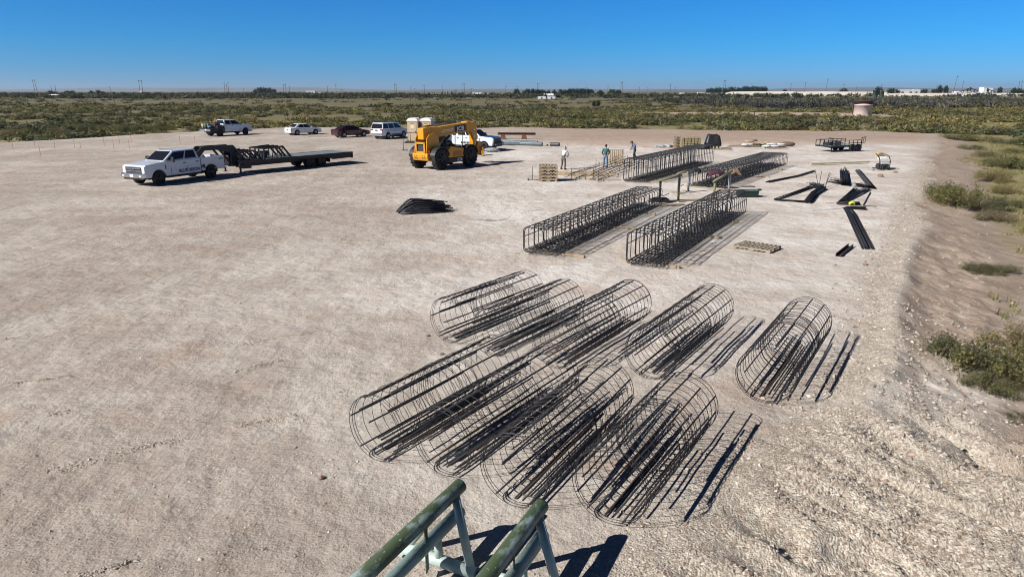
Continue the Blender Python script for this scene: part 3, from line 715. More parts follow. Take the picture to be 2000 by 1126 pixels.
# the big mound left of the cages
def rebar_mound():
    r = random.Random(5); p0 = at(830, 414); t = thing('rebar_mound', 'black mound of bent rebar lying by itself in the middle of the pad', 'rebar pile', p0)
    for i in range(100):
        u = r.uniform(-1, 1); lay = r.random() ** .7; hh = .60 * (1 - abs(u) ** 1.8) * lay
        x0 = -1.85 + .25 * r.random() + .35 * abs(u); y = u * .62
        kx = x0 + .75 + .2 * r.random(); x1 = 1.1 + r.uniform(-.5, .9) - .5 * lay
        pts = [(x0, y - .12, .03 + hh * .12), (kx - .45, y, .05 + hh * .62), (kx - .2, y, .05 + hh * .88), (kx + .05, y + .04, .06 + hh), ((kx + x1) / 2, y + .12 + .1 * u, .05 + hh * .95), (x1, y + .25 + .35 * r.random(), .03 + hh * .7)]
        MB().tube(pts, .026, 5).build('bar', mat('black_bar', (.03, .03, .036), .5, .4), t)
    t.rotation_euler = (0, 0, R(6)); t.scale = (.80, .95, 1.12)
    return t
rebar_mound()
# scattered tie wires on the ground
def wire(px, py, L, a, label):
    p = at(px, py); r = random.Random(px); q = []; x = y = 0; d = a
    for k in range(7): q.append((x, y, .012 + .02 * r.random())); d += r.uniform(-.35, .35); x += L / 6 * math.cos(d); y += L / 6 * math.sin(d)
    o = MB().tube(q, .007, 4).build('wire', RUST(), None, p); tag(o, label, 'wire')
wire(918, 430, 1.3, .1, 'curled rusty wire lying beyond the round cages, left piece'); wire(948, 432, 1.4, -.1, 'straight rusty wire lying beyond the round cages, middle piece')
wire(975, 430, 1.0, .5, 'rusty wire scrap beyond the round cages, right piece'); wire(1585, 412, 2.4, 0, 'long thin wire on the pad between the V bundles'); wire(1607, 384, 2.0, .3, 'thin wire between the dark stack and the vest bundle')
wire(1612, 397, 1.8, 0, 'thin wire left of the vest bundle'); wire(1030, 412, 1, .2, 'little wire scrap left of the front rectangular cages'); wire(1560, 360, 1.4, 0, 'thin wire above the dark stack')

# ---------------------------------------------------------------- pipe racks in the foreground
def rust_paint(name, c1, c2, sc, lo=.42, hi=.56):
    m = bpy.data.materials.new(name); m.use_nodes = True; t = m.node_tree; b = t.nodes['Principled BSDF']; L = t.links.new
    tc = t.nodes.new('ShaderNodeTexCoord'); mp = t.nodes.new('ShaderNodeMapping'); mp.inputs['Scale'].default_value = (.5, 1, 1); L(tc.outputs['Object'], mp.inputs[0])
    n = t.nodes.new('ShaderNodeTexNoise'); n.inputs['Scale'].default_value = sc; n.inputs['Detail'].default_value = 7; n.inputs['Roughness'].default_value = .65; L(mp.outputs[0], n.inputs['Vector'])
    r = t.nodes.new('ShaderNodeValToRGB'); e = r.color_ramp.elements; e[0].position = lo; e[0].color = (*c1, 1); e[1].position = hi; e[1].color = (*c2, 1); L(n.outputs['Fac'], r.inputs[0])
    n2 = t.nodes.new('ShaderNodeTexNoise'); n2.inputs['Scale'].default_value = 26; n2.inputs['Detail'].default_value = 6; L(tc.outputs['Object'], n2.inputs['Vector'])
    r2 = t.nodes.new('ShaderNodeValToRGB'); r2.color_ramp.elements[0].position = .66; r2.color_ramp.elements[1].position = .74; L(n2.outputs['Fac'], r2.inputs[0])
    x = t.nodes.new('ShaderNodeMix'); x.data_type = 'RGBA'; L(r2.outputs[0], x.inputs[0]); L(r.outputs[0], x.inputs[6]); x.inputs[7].default_value = (.40, .42, .36, 1); L(x.outputs[2], b.inputs['Base Color'])
    b.inputs['Roughness'].default_value = .42
    bp = t.nodes.new('ShaderNodeBump'); bp.inputs['Strength'].default_value = .25; bp.inputs['Distance'].default_value = .01; L(n2.outputs['Fac'], bp.inputs['Height']); L(bp.outputs[0], b.inputs['Normal'])
    return m
M_top = rust_paint('worn_green_pipe', (.060, .085, .045), (.24, .31, .30), 3.2, .50, .62)
M_low = rust_paint('pale_green_pipe', (.30, .40, .37), (.075, .105, .06), 2.0, .50, .66)
M_leg = mat('pale_green_paint', (.44, .53, .49), .5, 0, .18, 5, .15, 60)
def pipe_rack(end_px, ztop, rtop, th, label, lowoff, zlow, group, yaw=0):
    """saw-horse of pipe: long top rail, second rail beside it, base pipe with post and two slanting legs"""
    p = at(*end_px, z=ztop); t = thing('pipe_rack', label, 'pipe rack', (p.x, p.y, hz(p.x, p.y)), heading(th), group)   # local +X away from the camera along the rails
    z0 = ztop; L = 3.9; zb = .085
    MB().tube([(0, 0, z0), (-.03, 0, z0), (-L, 0, z0)], rtop, 28).build('top_rail', M_top, t)
    MB().tube([(0, 0, z0), (.012, 0, z0)], rtop * .86, 24).build('end_cap', M_leg, t)
    MB().tube([(-.02, lowoff, zlow), (-L, lowoff, zlow)], rtop * .9, 28).build('lower_rail', M_low, t)
    for fx in (-.6, -L + .7):
        MB().tube([(fx, -.58, zb), (fx, .58, zb)], .082, 20).build('base_pipe', M_leg, t)
        MB().tube([(fx, -.03, zb), (fx, -.01, zlow)], .055, 16).build('post', M_leg, t)
        s = 1 if fx > -1 else -1
        for e in (-1, 1):
            MB().tube([(fx + .42 * s, e * .03, z0 - .03), (fx, e * .52, zb)], [.06, .06], 16).build('leg', M_leg, t)
            MB().box((fx, e * .56, .03), (.22, .12, .02)).build('foot_plate', M_leg, t)
    MB().box((-.86, -.02, (z0 + .08) / 2), (.11, .014, z0 - .12), rz=R(20)).build('strap_plate', mat('dark_green_plate', (.05, .07, .045), .6, 0, .3, 6), t)
    return t
pipe_rack((899, 947), .86, .098, R(27.5), 'left of the two green pipe racks at the bottom of the photo', 0, .47, 'pipe racks in the foreground')
pipe_rack((1058, 986), .88, .098, R(26), 'right of the two green pipe racks at the bottom of the photo', -.03, .47, 'pipe racks in the foreground')
# ---------------------------------------------------------------- pallets, timber, pipes, beams
def pallet(loc, rz, label, w_=1.22, d_=1.02, m_=None, group='wooden pallets', rx=0):
    t = thing('pallet', label, 'pallet', loc, rz, group); m_ = m_ or WOOD()
    r = random.Random(int(loc[0] * 100) + int(loc[2] * 1000))
    b = MB(); n = 9 if w_ > 1.3 else 7
    for k in range(n): b.box((-w_ / 2 + .05 + (w_ - .1) * k / (n - 1) + r.uniform(-.008, .008), r.uniform(-.006, .006), .128), (.092, d_, .018))
    b.build('top_deck', m_, t)
    b = MB()
    for k in range(4): b.box((-w_ / 2 + .06 + (w_ - .12) * k / 3, 0, .011), (.092, d_, .018))
    b.build('bottom_deck', m_, t)
    for k in (-1, 0, 1): 
        q = MB(); yy = k * (d_ / 2 - .025)
        for x0, x1, z0, z1 in ((-w_ / 2, w_ / 2, .062, .118), (-w_ / 2, -w_ / 2 + .16, .021, .062), (-.12, .12, .021, .062), (w_ / 2 - .16, w_ / 2, .021, .062)):
            q.box(((x0 + x1) / 2, yy, (z0 + z1) / 2), (x1 - x0, .038, z1 - z0))
        q.build('stringer', m_, t)
    if rx: t.rotation_euler = (rx, 0, rz)
    return t
p = at(1478, 485); pallet(p, R(-42), 'single weathered pallet lying flat right of the nearest rectangular cage', 1.5, 1.12, WOOD2())
p = at(1071, 355)
TN = ['bottom', 'second from the bottom', 'third from the bottom', 'fourth from the bottom', 'fourth from the top', 'third from the top', 'second from the top', 'topmost']
for k in range(5):
    q_ = pallet(p + Vector((.02 * (k % 2), .6 + .015 * (k % 3), .228 * k)), R(-3 + 1.5 * (k % 3)), 'pallet in the neat stack left of the workers, %s' % ['bottom', 'second from the bottom', 'middle', 'second from the top', 'topmost'][k]); q_.scale = (1.05, 1, 1.62)
p = at(1204, 319); pallet(p + Vector((-.02, .05, .58)), R(4), 'pallet standing on edge behind the teal-shirted worker', 1.2, 1.15, None, 'wooden pallets', R(82))

def beam_line(a, b, wd, ht, label, m_=None, z=0): A_, B_ = at(*a), at(*b); A_.z += ht / 2 + z; B_.z += ht / 2 + z; return timber(A_, B_, wd, ht, label, m_)
beam_line((1089, 342), (1203, 345), .16, .30, 'long squared timber on the ground between the pallet stack and tall cage')
beam_line((1583, 321), (1697, 317), .22, .10, 'long pale timber lying on the pad below the small black trailer', mat('pale_timber', (.46, .40, .24), .8, 0, .3, 2))
beam_line((1583, 323.5), (1695, 319.5), .16, .06, 'thin board lying along the front of the long pale timber', mat('pale_timber', (.46, .40, .24), .8))
beam_line((1728, 333), (1755, 335), .1, .05, 'short pale board by the small black and tan machine', mat('pale_timber', (.46, .40, .24), .8))
beam_line((1150, 352), (1214, 352), .05, .04, 'thin batten on the ground in front of the tall cage')
# rebar mat under construction where the men work
def rebar_mat():
    a = at(1112, 352); t = thing('rebar_mat', 'half-built mat of long loose rebar at the workers\' feet', 'rebar mat', a); r = random.Random(3)
    s0, s1 = at(1110, 350), at(1172, 356); e0, e1 = at(1210, 312), at(1262, 322)
    for k in range(13):
        u = k / 12; p0 = s0.lerp(s1, u) - a; p1 = e0.lerp(e1, u) - a; z = .12 + .25 * (k % 2)
        MB().tube([p0 + Vector((r.uniform(-.6, .6), 0, z)), p0.lerp(p1, .5) + Vector((0, 0, z + r.uniform(-.02, .06))), p1 + Vector((0, 0, z + .05))], .02, 5).build('bar', STEEL() if k % 3 else RUST(), t)
    for u in (.06, .35, .7):
        MB().bar(s0.lerp(e0, u) - a + Vector((0, 0, .05)), s1.lerp(e1, u) - a + Vector((0, 0, .05)), .12, .09).build('bearer', WOOD(), t)
    for k, (u, v) in enumerate([(.0, .1), (.02, .3), (.03, .5), (.05, .7), (.02, .92), (.42, .1), (.5, .8), (.72, .3), (.8, .6)]):
        q = s0.lerp(s1, v).lerp(e0.lerp(e1, v), u) - a; MB().tube([q, q + Vector((0, 0, .85 + .5 * (k == 4)))], .018, 5).build('upright_bar', RUST(), t)
rebar_mat()
def hickey():
    p = at(1040, 352); t = thing('bar_bender', 'thin upright rod on a short foot left of the pallet stack', 'tool', p)
    MB().tube([(0, 0, .05), (-.02, 0, .95)], .02, 6).build('handle', RUST(), t); MB().tube([(-.3, 0, .05), (.45, .05, .05)], .025, 6).build('foot_bar', STEEL(), t)
    MB().lathe([(.0, -.04), (.06, -.04), (.06, .04), (0, .04)], 12, (-.3, 0, .06), 'Y').build('roller', STEEL(), t)
hickey()

# yellow and grey bending stands between the front and rear cages
def bend_stand(px, py, label, arm, mleg, h, W, rz, tilt=0):
    p = at(px, py); t = thing('bending_stand', label, 'stand', p, rz, 'pipe stands between the rectangular cages')
    MB().tube([(-W / 2, 0, h - tilt), (W / 2, 0, h + tilt)], .065, 14).build('top_beam', arm, t)
    for s in (-1, 1):
        MB().tube([(s * (W / 2 - .15), 0, h + s * tilt), (s * (W / 2 - .15), 0, .05)], .07, 14).build('leg', mleg[s > 0], t)
        MB().box((s * (W / 2 - .15), 0, .03), (.5, .7, .05)).build('foot_plate', WOOD2(), t)
    MB().tube([(-W / 2 + .15, 0, .55), (-W / 4, .02, .38), (0, 0, .5)], .02, 6).build('hook', STEEL(), t)
    return t
YEL = mat('faded_yellow_paint', (.23, .22, .11), .6, 0, .35, 5); BLK = mat('black_steel', (.022, .022, .025), .5, .2); GRYP = mat('grey_pipe_paint', (.30, .32, .33), .5, .2, .3, 4)
bend_stand(1306, 395, 'stand with one black and one yellow leg at the end of the left front cage', YEL, (BLK, YEL), 1.35, 1.7, R(30), .1)
bend_stand(1334, 376, 'grey pipe stand behind the black and yellow legged one', YEL, (GRYP, GRYP), 1.3, 1.2, R(35), .1)
bend_stand(1408, 388, 'stand with a sloping yellow beam seen through the nearest cage', YEL, (YEL, GRYP), 1.3, 1.6, R(35), .25)
def saw_tray():
    p = at(1459, 384); t = thing('tool_chest', 'dark green steel tray chest on the ground behind the nearest rectangular cage', 'tool chest', p, R(5))
    G_ = mat('dark_green_steel', (.018, .040, .030), .5, .2); MB().box((0, 0, .2), (1.1, .6, .34), taper=1.06).build('box', G_, t, None, .02)
    MB().box((0, 0, .385), (1.2, .68, .03)).build('lid', mat('green_lid', (.10, .14, .11), .5), t); MB().box((.72, 0, .40), (.22, .12, .10)).build('handle', BLK, t)
saw_tray()
p = at(1288, 396); mb = MB().box((0, 0, .12), (1.0, .4, .24)); mb.box((0, 0, .27), (.8, .3, .06)); tag(mb.build('toolbox', BLK, None, p, .02), 'low black toolbox at the foot of the stand inside the left front cage', 'toolbox')
p = at(1306, 402); tag(MB().bar((-.7, -.2, .05), (.9, .3, .05), .3, .06).build('plank', WOOD(), None, p), 'short wide plank under the foot of the black-legged stand', 'plank')
p = at(1345, 393); tag(MB().bar((-1.5, -.25, .05), (1.3, .35, .06), .22, .08).build('plank', WOOD2(), None, p), 'grey plank on the ground between the stands and the nearest cage', 'plank')

# cloths thrown over the low rear cage
def cloth(px, py, z, sx, sy, m_, name, label, cat, seed):
    p = at(px, py, z=z); r = random.Random(seed); n = 14; V = []; F = []
    for i in range(n):
        for j in range(n):
            u, v = i / (n - 1) * 2 - 1, j / (n - 1) * 2 - 1; q = math.hypot(u, v); k = 1 - .22 * abs(math.sin(3 * math.atan2(v, u) + seed))
            V.append((u * sx * k * .62, v * sy * k * .62, .20 * math.exp(-q * q * 1.5) + .07 * vnoise(np.array([u * 3 + seed]), np.array([v * 3]))[0] - .42 * max(0, q - .75)))
    for i in range(n - 1):
        for j in range(n - 1): F.append((i * n + j, (i + 1) * n + j, (i + 1) * n + j + 1, i * n + j + 1))
    o = MB().add(V, F, True).build(name, m_, None, p); s = o.modifiers.new('thick', 'SOLIDIFY'); s.thickness = .02; o.scale = (1, 1, .5 if name == 'safety_vest' else 1); return tag(o, label, cat)
cloth(1398, 338, 1.0, .95, .65, mat('maroon_cloth', (.075, .022, .04), .9, 0, .5, 6), 'jacket', 'dark maroon jacket thrown over the wide low cage', 'jacket', 1)
cloth(1434, 336, 1.0, .75, .5, mat('tan_cloth', (.26, .17, .10), .9, 0, .4, 6), 'coat', 'tan coat on the wide low cage right of the maroon jacket', 'jacket', 2)
cloth(1358, 333, 1.1, .7, .5, mat('black_cloth', (.015, .015, .018), .9), 'jacket', 'small black jacket left of the maroon one', 'jacket', 3)
cloth(1664, 396, .16, .30, .18, mat('hi_vis_cloth', (.62, .72, .05), .7, 0, .3, 12), 'safety_vest', 'bright yellow-green safety vest dropped on a bent rebar bundle', 'vest', 4)

# channel section
def channel():
    a, b = at(1637, 501), at(1661, 482); t = MB(); d = b - a; L = d.length; ang = math.atan2(d.y, d.x)
    for k in (0,): 
        t.prism([(-.10, 0), (.10, 0), (.10, .12), (.075, .12), (.075, .025), (-.075, .025), (-.075, .12), (-.10, .12)], 0, L, 'X')
    o = t.build('steel_channel', mat('brown_steel', (.075, .038, .032), .6, .3, .4, 5), None, a); o.rotation_euler = (0, 0, ang); tag(o, 'short brown steel channel lying alone nearest the round cages', 'steel channel')
channel()

# ---------------------------------------------------------------- far row of materials
def pipe_piece(a, b, rad, label, m_, z=0, hollow=True, name='steel_pipe', cat='pipe', group=None):
    A_, B_ = at(*a), at(*b); d = B_ - A_; L = d.length; ang = math.atan2(d.y, d.x)
    mb = MB(); n = 18; prof = [(rad, 0), (rad, L), (rad * .86, L), (rad * .86, 0), (rad, 0)]
    mb.lathe(prof, n, (0, 0, 0), 'X'); mb.sm = [False] * len(mb.sm); o = mb.build(name, m_, None, A_ + Vector((0, 0, rad + z))); o.rotation_euler = (0, 0, ang); return tag(o, label, cat, group)
BLU = mat('blue_grey_pipe', (.16, .20, .22), .45, .4, .3, 3); BRN = mat('rusty_beam', (.16, .075, .045), .8, .2, .4, 3)
pipe_piece((958, 280), (1050, 282.5), .22, 'long blue-grey pipe right of the dark-hooded pickup, rear one', BLU)
pipe_piece((1016, 284), (1059, 285.5), .22, 'shorter blue-grey pipe in front of the long one', BLU)
pipe_piece((955, 283), (1015, 284), .16, 'thin pipe end poking out beside the dark-hooded pickup', BLU)
pipe_piece((1075, 285.5), (1092, 286), .22, 'short dark pipe offcut lying alone right of the long pipes', mat('dark_pipe', (.07, .07, .075), .5, .4))
p = at(1069, 285); tag(MB().add([(-.15, -.1, 0), (.15, -.1, 0), (.12, .1, 0), (-.12, .1, 0), (-.05, 0, .22), (.1, 0, .16)], [(0, 1, 5, 4), (1, 2, 5), (2, 3, 4, 5), (3, 0, 4), (3, 2, 1, 0)]).build('scrap', BLK, None, p), 'small dark scrap beside the short pipe offcut', 'scrap')
def ibeam():
    a, b = at(972, 271.5), at(1046, 272); d = b - a; t = thing('steel_beam', 'long rusty steel beam propped up beyond the blue-grey pipes', 'steel beam', a, math.atan2(d.y, d.x)); L = d.length; mb = MB()
    for z, w_, h in ((.55, .3, .03), (.69, .02, .25), (.83, .3, .03)): mb.box((L / 2, 0, z), (L, w_, h))
    mb.build('beam', BRN, t)
    for x in (.7, L * .7): MB().box((x, 0, .265), (.7, .5, .53), taper=.7).build('support_block', BRN, t)
ibeam()
beam_line((1255, 287), (1330, 292), .5, .05, 'low reddish board lying left of the big pallet pile', mat('red_board', (.40, .21, .15), .8))
p = at(1312, 288); cl = MB()
for k in range(6): cl.box((-1.6 + .62 * k, .15 * (k % 2), .1 + .05 * (k % 3)), (.55, .7, .2), rz=.3 * k)
tag(cl.build('wrapped_bundle', mat('pale_blue_plastic', (.45, .52, .58), .4, 0, .5, 4), None, p, .05), 'pale blue plastic wrapped bundle left of the big pallet pile', 'bundle')
p = at(1330, 290)
for k in range(8):
    pallet(p + Vector((0, .5, .16 * k)), R(4 * (k % 2)), 'pallet in the rear-left stack of the pallet pile, %s' % TN[k], 1.3, 1.05, WOOD() if k < 4 else WOOD2())
def strapped_stack(px, py, w_, d_, rows, label, m_, rz=0):
    p = at(px, py); t = thing('lumber_stack', label, 'lumber stack', p + Vector((0, d_ / 2, 0)), rz); r = random.Random(px)
    for k in range(rows):
        mb = MB(); n = 6; z = .09 + .22 * k
        for j in range(n): mb.box((-w_ / 2 + (j + .5) * w_ / n + r.uniform(-.02, .02), r.uniform(-.05, .05), z), (w_ / n * .8, d_, .13))
        mb.build('board_row', m_, t); q = MB()
        for s in (-1, 0, 1): q.box((0, s * d_ * .38, z + .11), (w_, .09, .07))
        q.build('spacer', WOOD(), t)
    return t
strapped_stack(1351, 292, 2.1, 1.6, 6, 'square stack of strapped timber blocks in front of the pallet stack', mat('lumber_ends', (.38, .32, .19), .8, 0, .5, 9), R(-8))
tarp_m = mat('black_tarp', (.012, .012, .014), .5, 0)
def tarp_load(px, py, w_, d_, h, label):
    p = at(px, py); t = thing('tarped_load', label, 'covered load', p + Vector((0, d_ / 2, 0)), R(-6))
    V = []; F = []; n = 12; r = random.Random(px)
    for i in range(n + 1):
        for j in range(n + 1):
            u, v = i / n * 2 - 1, j / n * 2 - 1; q = max(abs(u), abs(v)); z = h * (1 if q < .78 else 1 - ((q - .78) / .22) ** 2 * .75) * (.86 + .18 * vnoise(np.array([u * 3 + px]), np.array([v * 3]))[0])
            V.append((u * w_ / 2 * (1 - .22 * z / h), v * d_ / 2 * (1 - .12 * z / h), max(.42, z + .14)))
    for i in range(n):
        for j in range(n): F.append((i * (n + 1) + j, (i + 1) * (n + 1) + j, (i + 1) * (n + 1) + j + 1, i * (n + 1) + j + 1))
    MB().add(V, F, True).build('tarp', tarp_m, t)
    MB().box((0, 0, .45), (w_ * .9, d_ * .9, .32)).build('load', mat('dark_plastic', (.03, .03, .035), .5), t, None, .02)
    b = MB()
    for k in range(5): b.box((-w_ * .4 + w_ * .2 * k, 0, .2), (.16, d_ * .9, .16))
    b.build('pallet_boards', mat('white_wood', (.5, .45, .36), .8), t); MB().box((0, 0, .07), (w_ * .85, d_ * .8, .12)).build('skid', BLK, t)
tarp_load(1395, 291, 1.8, 1.4, 1.4, 'load under a black tarp standing right of the timber blocks')
p = at(1409, 292); pallet(p, R(5), 'thin empty pallet on the ground right of the black tarped load', 2.0, 1.0)
for i, (a, b) in enumerate([((1421, 285), (1452, 284)), ((1418, 287), (1448, 286.5))]): beam_line(a, b, .35, .08, ['upper', 'lower'][i] + ' board lying between the tarped load and the bagged pallets', WOOD())
def bag_pallet(px, py, layers, label, cols, tall=0):
    p = at(px, py); pallet(p, R(8), 'pallet under the ' + label, 1.9, 1.1, None); r = random.Random(px)
    for k, (x, y, z, w_) in enumerate(layers):
        m_ = cols[k % len(cols)]
        o = MB().ell((0, 0, 0), w_ / 2, .34, .13, 12, 8).build('sack', m_, None, (p.x + x, p.y + y, p.z + .26 + z)); o.rotation_euler = (0, 0, r.uniform(-.3, .3))
        tag(o, ['left', 'middle', 'right', 'top', 'far'][k % 5] + ' sack of the ' + label, 'sack', 'sacks on the pallets')
WHT = mat('white_sack', (.66, .66, .64), .6, 0, .2, 6); TAN = mat('tan_sack', (.48, .36, .24), .8, 0, .3, 5); BRS = mat('brown_sack', (.16, .11, .08), .8)
bag_pallet(1464, 287, [(-.5, 0, 0, .9), (.1, .1, .02, .9), (.7, .2, .02, .8), (0, .1, .35, 1.2), (.55, .2, .45, .7)], 'small pile right of the tarped load', [WHT, WHT, BRS, TAN, BRS])
bag_pallet(1514, 290, [(-1.0, 0, 0, 1.0), (0, 0, .0, 1.0), (.8, 0, .0, .9), (-.3, .3, .2, 1.2), (.7, .4, .15, 1.1)], 'white sacks farthest right in the row', [WHT, WHT, BRS, WHT, WHT])
bag_pallet(1493, 286, [(-.3, 0, 0, .9), (.3, .2, .15, .7)], 'greenish pile between the two others', [mat('green_sack', (.30, .32, .12), .8), TAN]); p = at(1536, 286)
tag(MB().ell((0, 0, .25), 1.0, .4, .3).build('dirt_sack', BRS, None, p), 'brown lumpy sack at the right end of the row', 'sack')

# ---------------------------------------------------------------- small utility trailer
def tyre_mb(R_, w_, n=28, lug=0):
    mb = MB().lathe([(R_ * .58, -w_ * .42), (R_ * .8, -w_ * .5), (R_ * .95, -w_ * .46), (R_, -w_ * .34), (R_ * 1.005, 0), (R_, w_ * .34), (R_ * .95, w_ * .46), (R_ * .8, w_ * .5), (R_ * .58, w_ * .42)], n, (0, 0, 0), 'Y')
    if lug:
        for k in range(lug):
            a = 2 * math.pi * k / lug
            for s in (-1, 1):
                c = Vector((math.cos(a + s * .5 * math.pi / lug) * R_ * 1.01, s * w_ * .24, math.sin(a + s * .5 * math.pi / lug) * R_ * 1.01))
                mb.box(c, (.05, w_ * .5, .09), ry=-a + R(90) * 0, rz=0)
    return mb
TYRE = mat('tyre_rubber', (.018, .018, .019), .85); RIMD = mat('dark_rim', (.045, .045, .05), .4, .7); RIMS = mat('silver_rim', (.42, .43, .45), .35, .8)
_wh = {}
def wheel(parent, x, y, R_, w_, rim='silver', lug=0, spokes=6):
    key = (R_, w_, rim, lug, spokes)
    if key not in _wh:
        a = tyre_mb(R_, w_, 28, lug).mesh('wheel'); a.materials.append(TYRE)
        b = MB().lathe([(0, .30 * w_), (.12 * R_, .32 * w_), (.16 * R_, .12 * w_), (.5 * R_, .10 * w_), (.56 * R_, .40 * w_), (.62 * R_, .44 * w_)], 24, (0, 0, 0), 'Y')
        b.lathe([(0, -.3 * w_), (.5 * R_, -.1 * w_), (.6 * R_, -.42 * w_)], 16, (0, 0, 0), 'Y')
        for k in range(spokes):
            t = 2 * math.pi * k / spokes; b.bar((.08 * R_ * math.cos(t), .3 * w_, .08 * R_ * math.sin(t)), (.56 * R_ * math.cos(t), .34 * w_, .56 * R_ * math.sin(t)), .11 * R_, .10 * w_)
        b = b.mesh('rim'); b.materials.append(RIMS if rim == 'silver' else RIMD if rim == 'dark' else MATS[rim]); _wh[key] = (a, b)
    a, b = _wh[key]; o = link('wheel', a, None, parent, (x, y, R_)); q = link('rim', b, None, o)
    if y < 0: q.rotation_euler = (0, 0, R(180))
    return o
def utility_trailer():
    p = at(1636, 295); t = thing('utility_trailer', 'small black utility trailer with railed sides at the far right of the pad', 'trailer', p, R(20)); K = BLK
    L, W = 3.9, 2.2; z = .62                                          # local +x to the right and back; tongue toward the camera
    MB().box((0, 0, z), (L, W, .10)).build('deck', mat('deck_boards', (.26, .29, .28), .7, 0, .3, 4), t)
    fr = MB()
    for s in (-1, 1): fr.box((0, s * W / 2, z - .05), (L, .08, .16))
    for s in (-1, 1): fr.box((s * L / 2, 0, z - .05), (.08, W, .16))
    fr.build('frame', K, t)
    rl = MB()
    for s in (-1, 1):
        rl.bar((-L / 2, s * W / 2, z + .55), (L / 2, s * W / 2, z + .55), .06, .05)
        for k in range(8): x = -L / 2 + L * k / 7; rl.bar((x, s * W / 2, z), (x, s * W / 2, z + .55), .05, .05)
    for k in range(5): y = -W / 2 + W * k / 4; rl.bar((-L / 2, y, z), (-L / 2, y, z + .55), .05, .05)
    rl.bar((-L / 2, -W / 2, z + .55), (-L / 2, W / 2, z + .55), .06, .05); rl.build('railing', K, t)
    for s in (-1, 1):                                                   # mesh side racks standing out over the ends
        mb = MB().bar((s * (L / 2 - .1), -W / 2, z + .75), (s * (L / 2 + .45), -W / 2, z + .85), .05, .05)
        for k in range(3): mb.bar((s * (L / 2 - .1 + .25 * k), -W / 2, z + .2), (s * (L / 2 + .25 * k), -W / 2, z + .82), .04, .04)
        mb.build('ramp_gate', K, t)
    MB().bar((-L / 2, 0, z - .08), (-L / 2 - .2, -1.2, z - .12), .1, .1).build('tongue', K, t)
    MB().box((-L / 2 + .9, -.6, z + .25), (.8, .6, .4)).build('tool_box', mat('dark_steel_box', (.09, .11, .13), .5, .3), t, None, .02); MB().box((-L / 2 + .25, -.3, z + .2), (.5, .9, .32)).build('battery_box', K, t, None, .02)
    for x in (.75, 1.55):
        for s in (-1, 1): wheel(t, x, s * (W / 2 + .02), .38, .24, 'dark')
    MB().box((1.15, -W / 2 - .02, .88), (1.8, .3, .04)).build('fender', K, t); MB().tube([(-L / 2 + .1, -1.0, 0.02), (-L / 2 + .1, -1.0, z)], .05, 8).build('jack', K, t)
utility_trailer()
# small engine machine
def small_machine():
    p = at(1721, 331); t = thing('site_machine', 'small wheeled machine with a tan hood and black tube frame near the pad edge', 'machine', p, R(0))
    f = MB()
    for s in (-1, 1):
        f.tube([(s * .42, -.4, .08), (s * .42, -.4, .72), (s * .42, -.1, 1.05), (s * .34, .5, 1.2)], .035, 8); f.tube([(s * .42, -.4, .1), (s * .42, .6, .1)], .035, 8)
    f.tube([(-.42, -.4, .12), (.42, -.4, .12)], .035, 8); f.tube([(-.42, -.4, .62), (.42, -.4, .62)], .035, 8); f.build('frame', BLK, t)
    MB().box((0, -.1, .28), (.7, .7, .36)).build('engine', mat('dark_engine', (.03, .03, .03), .6), t, None, .04)
    MB().box((0, -.32, .56), (.6, .35, .16)).build('lower_panel', mat('light_grey_panel', (.5, .52, .52), .5), t, None, .02); MB().box((0, 0, .86), (.62, .5, .2), rx=R(12)).build('tank', mat('white_panel', (.72, .72, .70), .4), t, None, .03)
    h = MB(); arc = [(.38 * math.cos(R(a)), .98 + .36 * math.sin(R(a))) for a in range(0, 181, 15)]
    h.prism(arc + [(.29 * math.cos(R(a)), .98 + .25 * math.sin(R(a))) for a in range(180, -1, -15)], .25, .6); h.build('hood', mat('tan_hood', (.52, .33, .15), .5), t)
    MB().box((0, .42, 1.08), (.5, .3, .22)).build('grille', mat('grey_mesh', (.2, .2, .2), .6), t)
    for s in (-1, 1): wheel(t, s * .0, s * .5, .22, .12, 'dark')
small_machine()
# ---------------------------------------------------------------- vehicles: local +X forward, +Y left, origin on the ground midway between the axles
GLASS = mat('tinted_glass', (.012, .014, .018), .08, 0, spec=.6); CHROME = mat('chrome', (.62, .64, .66), .22, 1); TRIM = mat('black_trim', (.02, .02, .022), .55)
LAMP = mat('lamp_glass', (.70, .74, .76), .15, 0, spec=.8); REDL = mat('red_lamp', (.30, .01, .015), .25); PLATE = mat('licence_plate', (.75, .76, .74), .5)
def paint(name, col): return mat(name, col, .32, 0, .06, 2, coat=.5)
def arch_poly(xr, xf, zb, tops, axles, ra, cz):
    pts = [(xr, zb)]
    for ax in sorted(axles):
        d = math.sqrt(max(0, ra * ra - (zb - cz) ** 2)); a0 = math.atan2(zb - cz, -d); a1 = math.atan2(zb - cz, d)
        if a0 < 0: a0 += 2 * math.pi
        for k in range(9): a = a0 + (a1 - a0) * k / 8; pts.append((ax + ra * math.cos(a), cz + ra * math.sin(a)))
    return pts + [(xf, zb)] + tops
def skew(o_mb, z0, k):
    o_mb.v = [(x, y * (1 - k * max(0, z - z0)), z) for x, y, z in o_mb.v]
def loft(x0, x1, wb, zb, rx0, rx1, wr, zr):
    """greenhouse corners: rear/front base, rear/front roof"""
    return {'b': [(x0, -wb, zb), (x1, -wb * .94, zb - .02), (x1, wb * .94, zb - .02), (x0, wb, zb)], 't': [(rx0, -wr, zr), (rx1, -wr, zr - .03), (rx1, wr, zr - .03), (rx0, wr, zr)]}
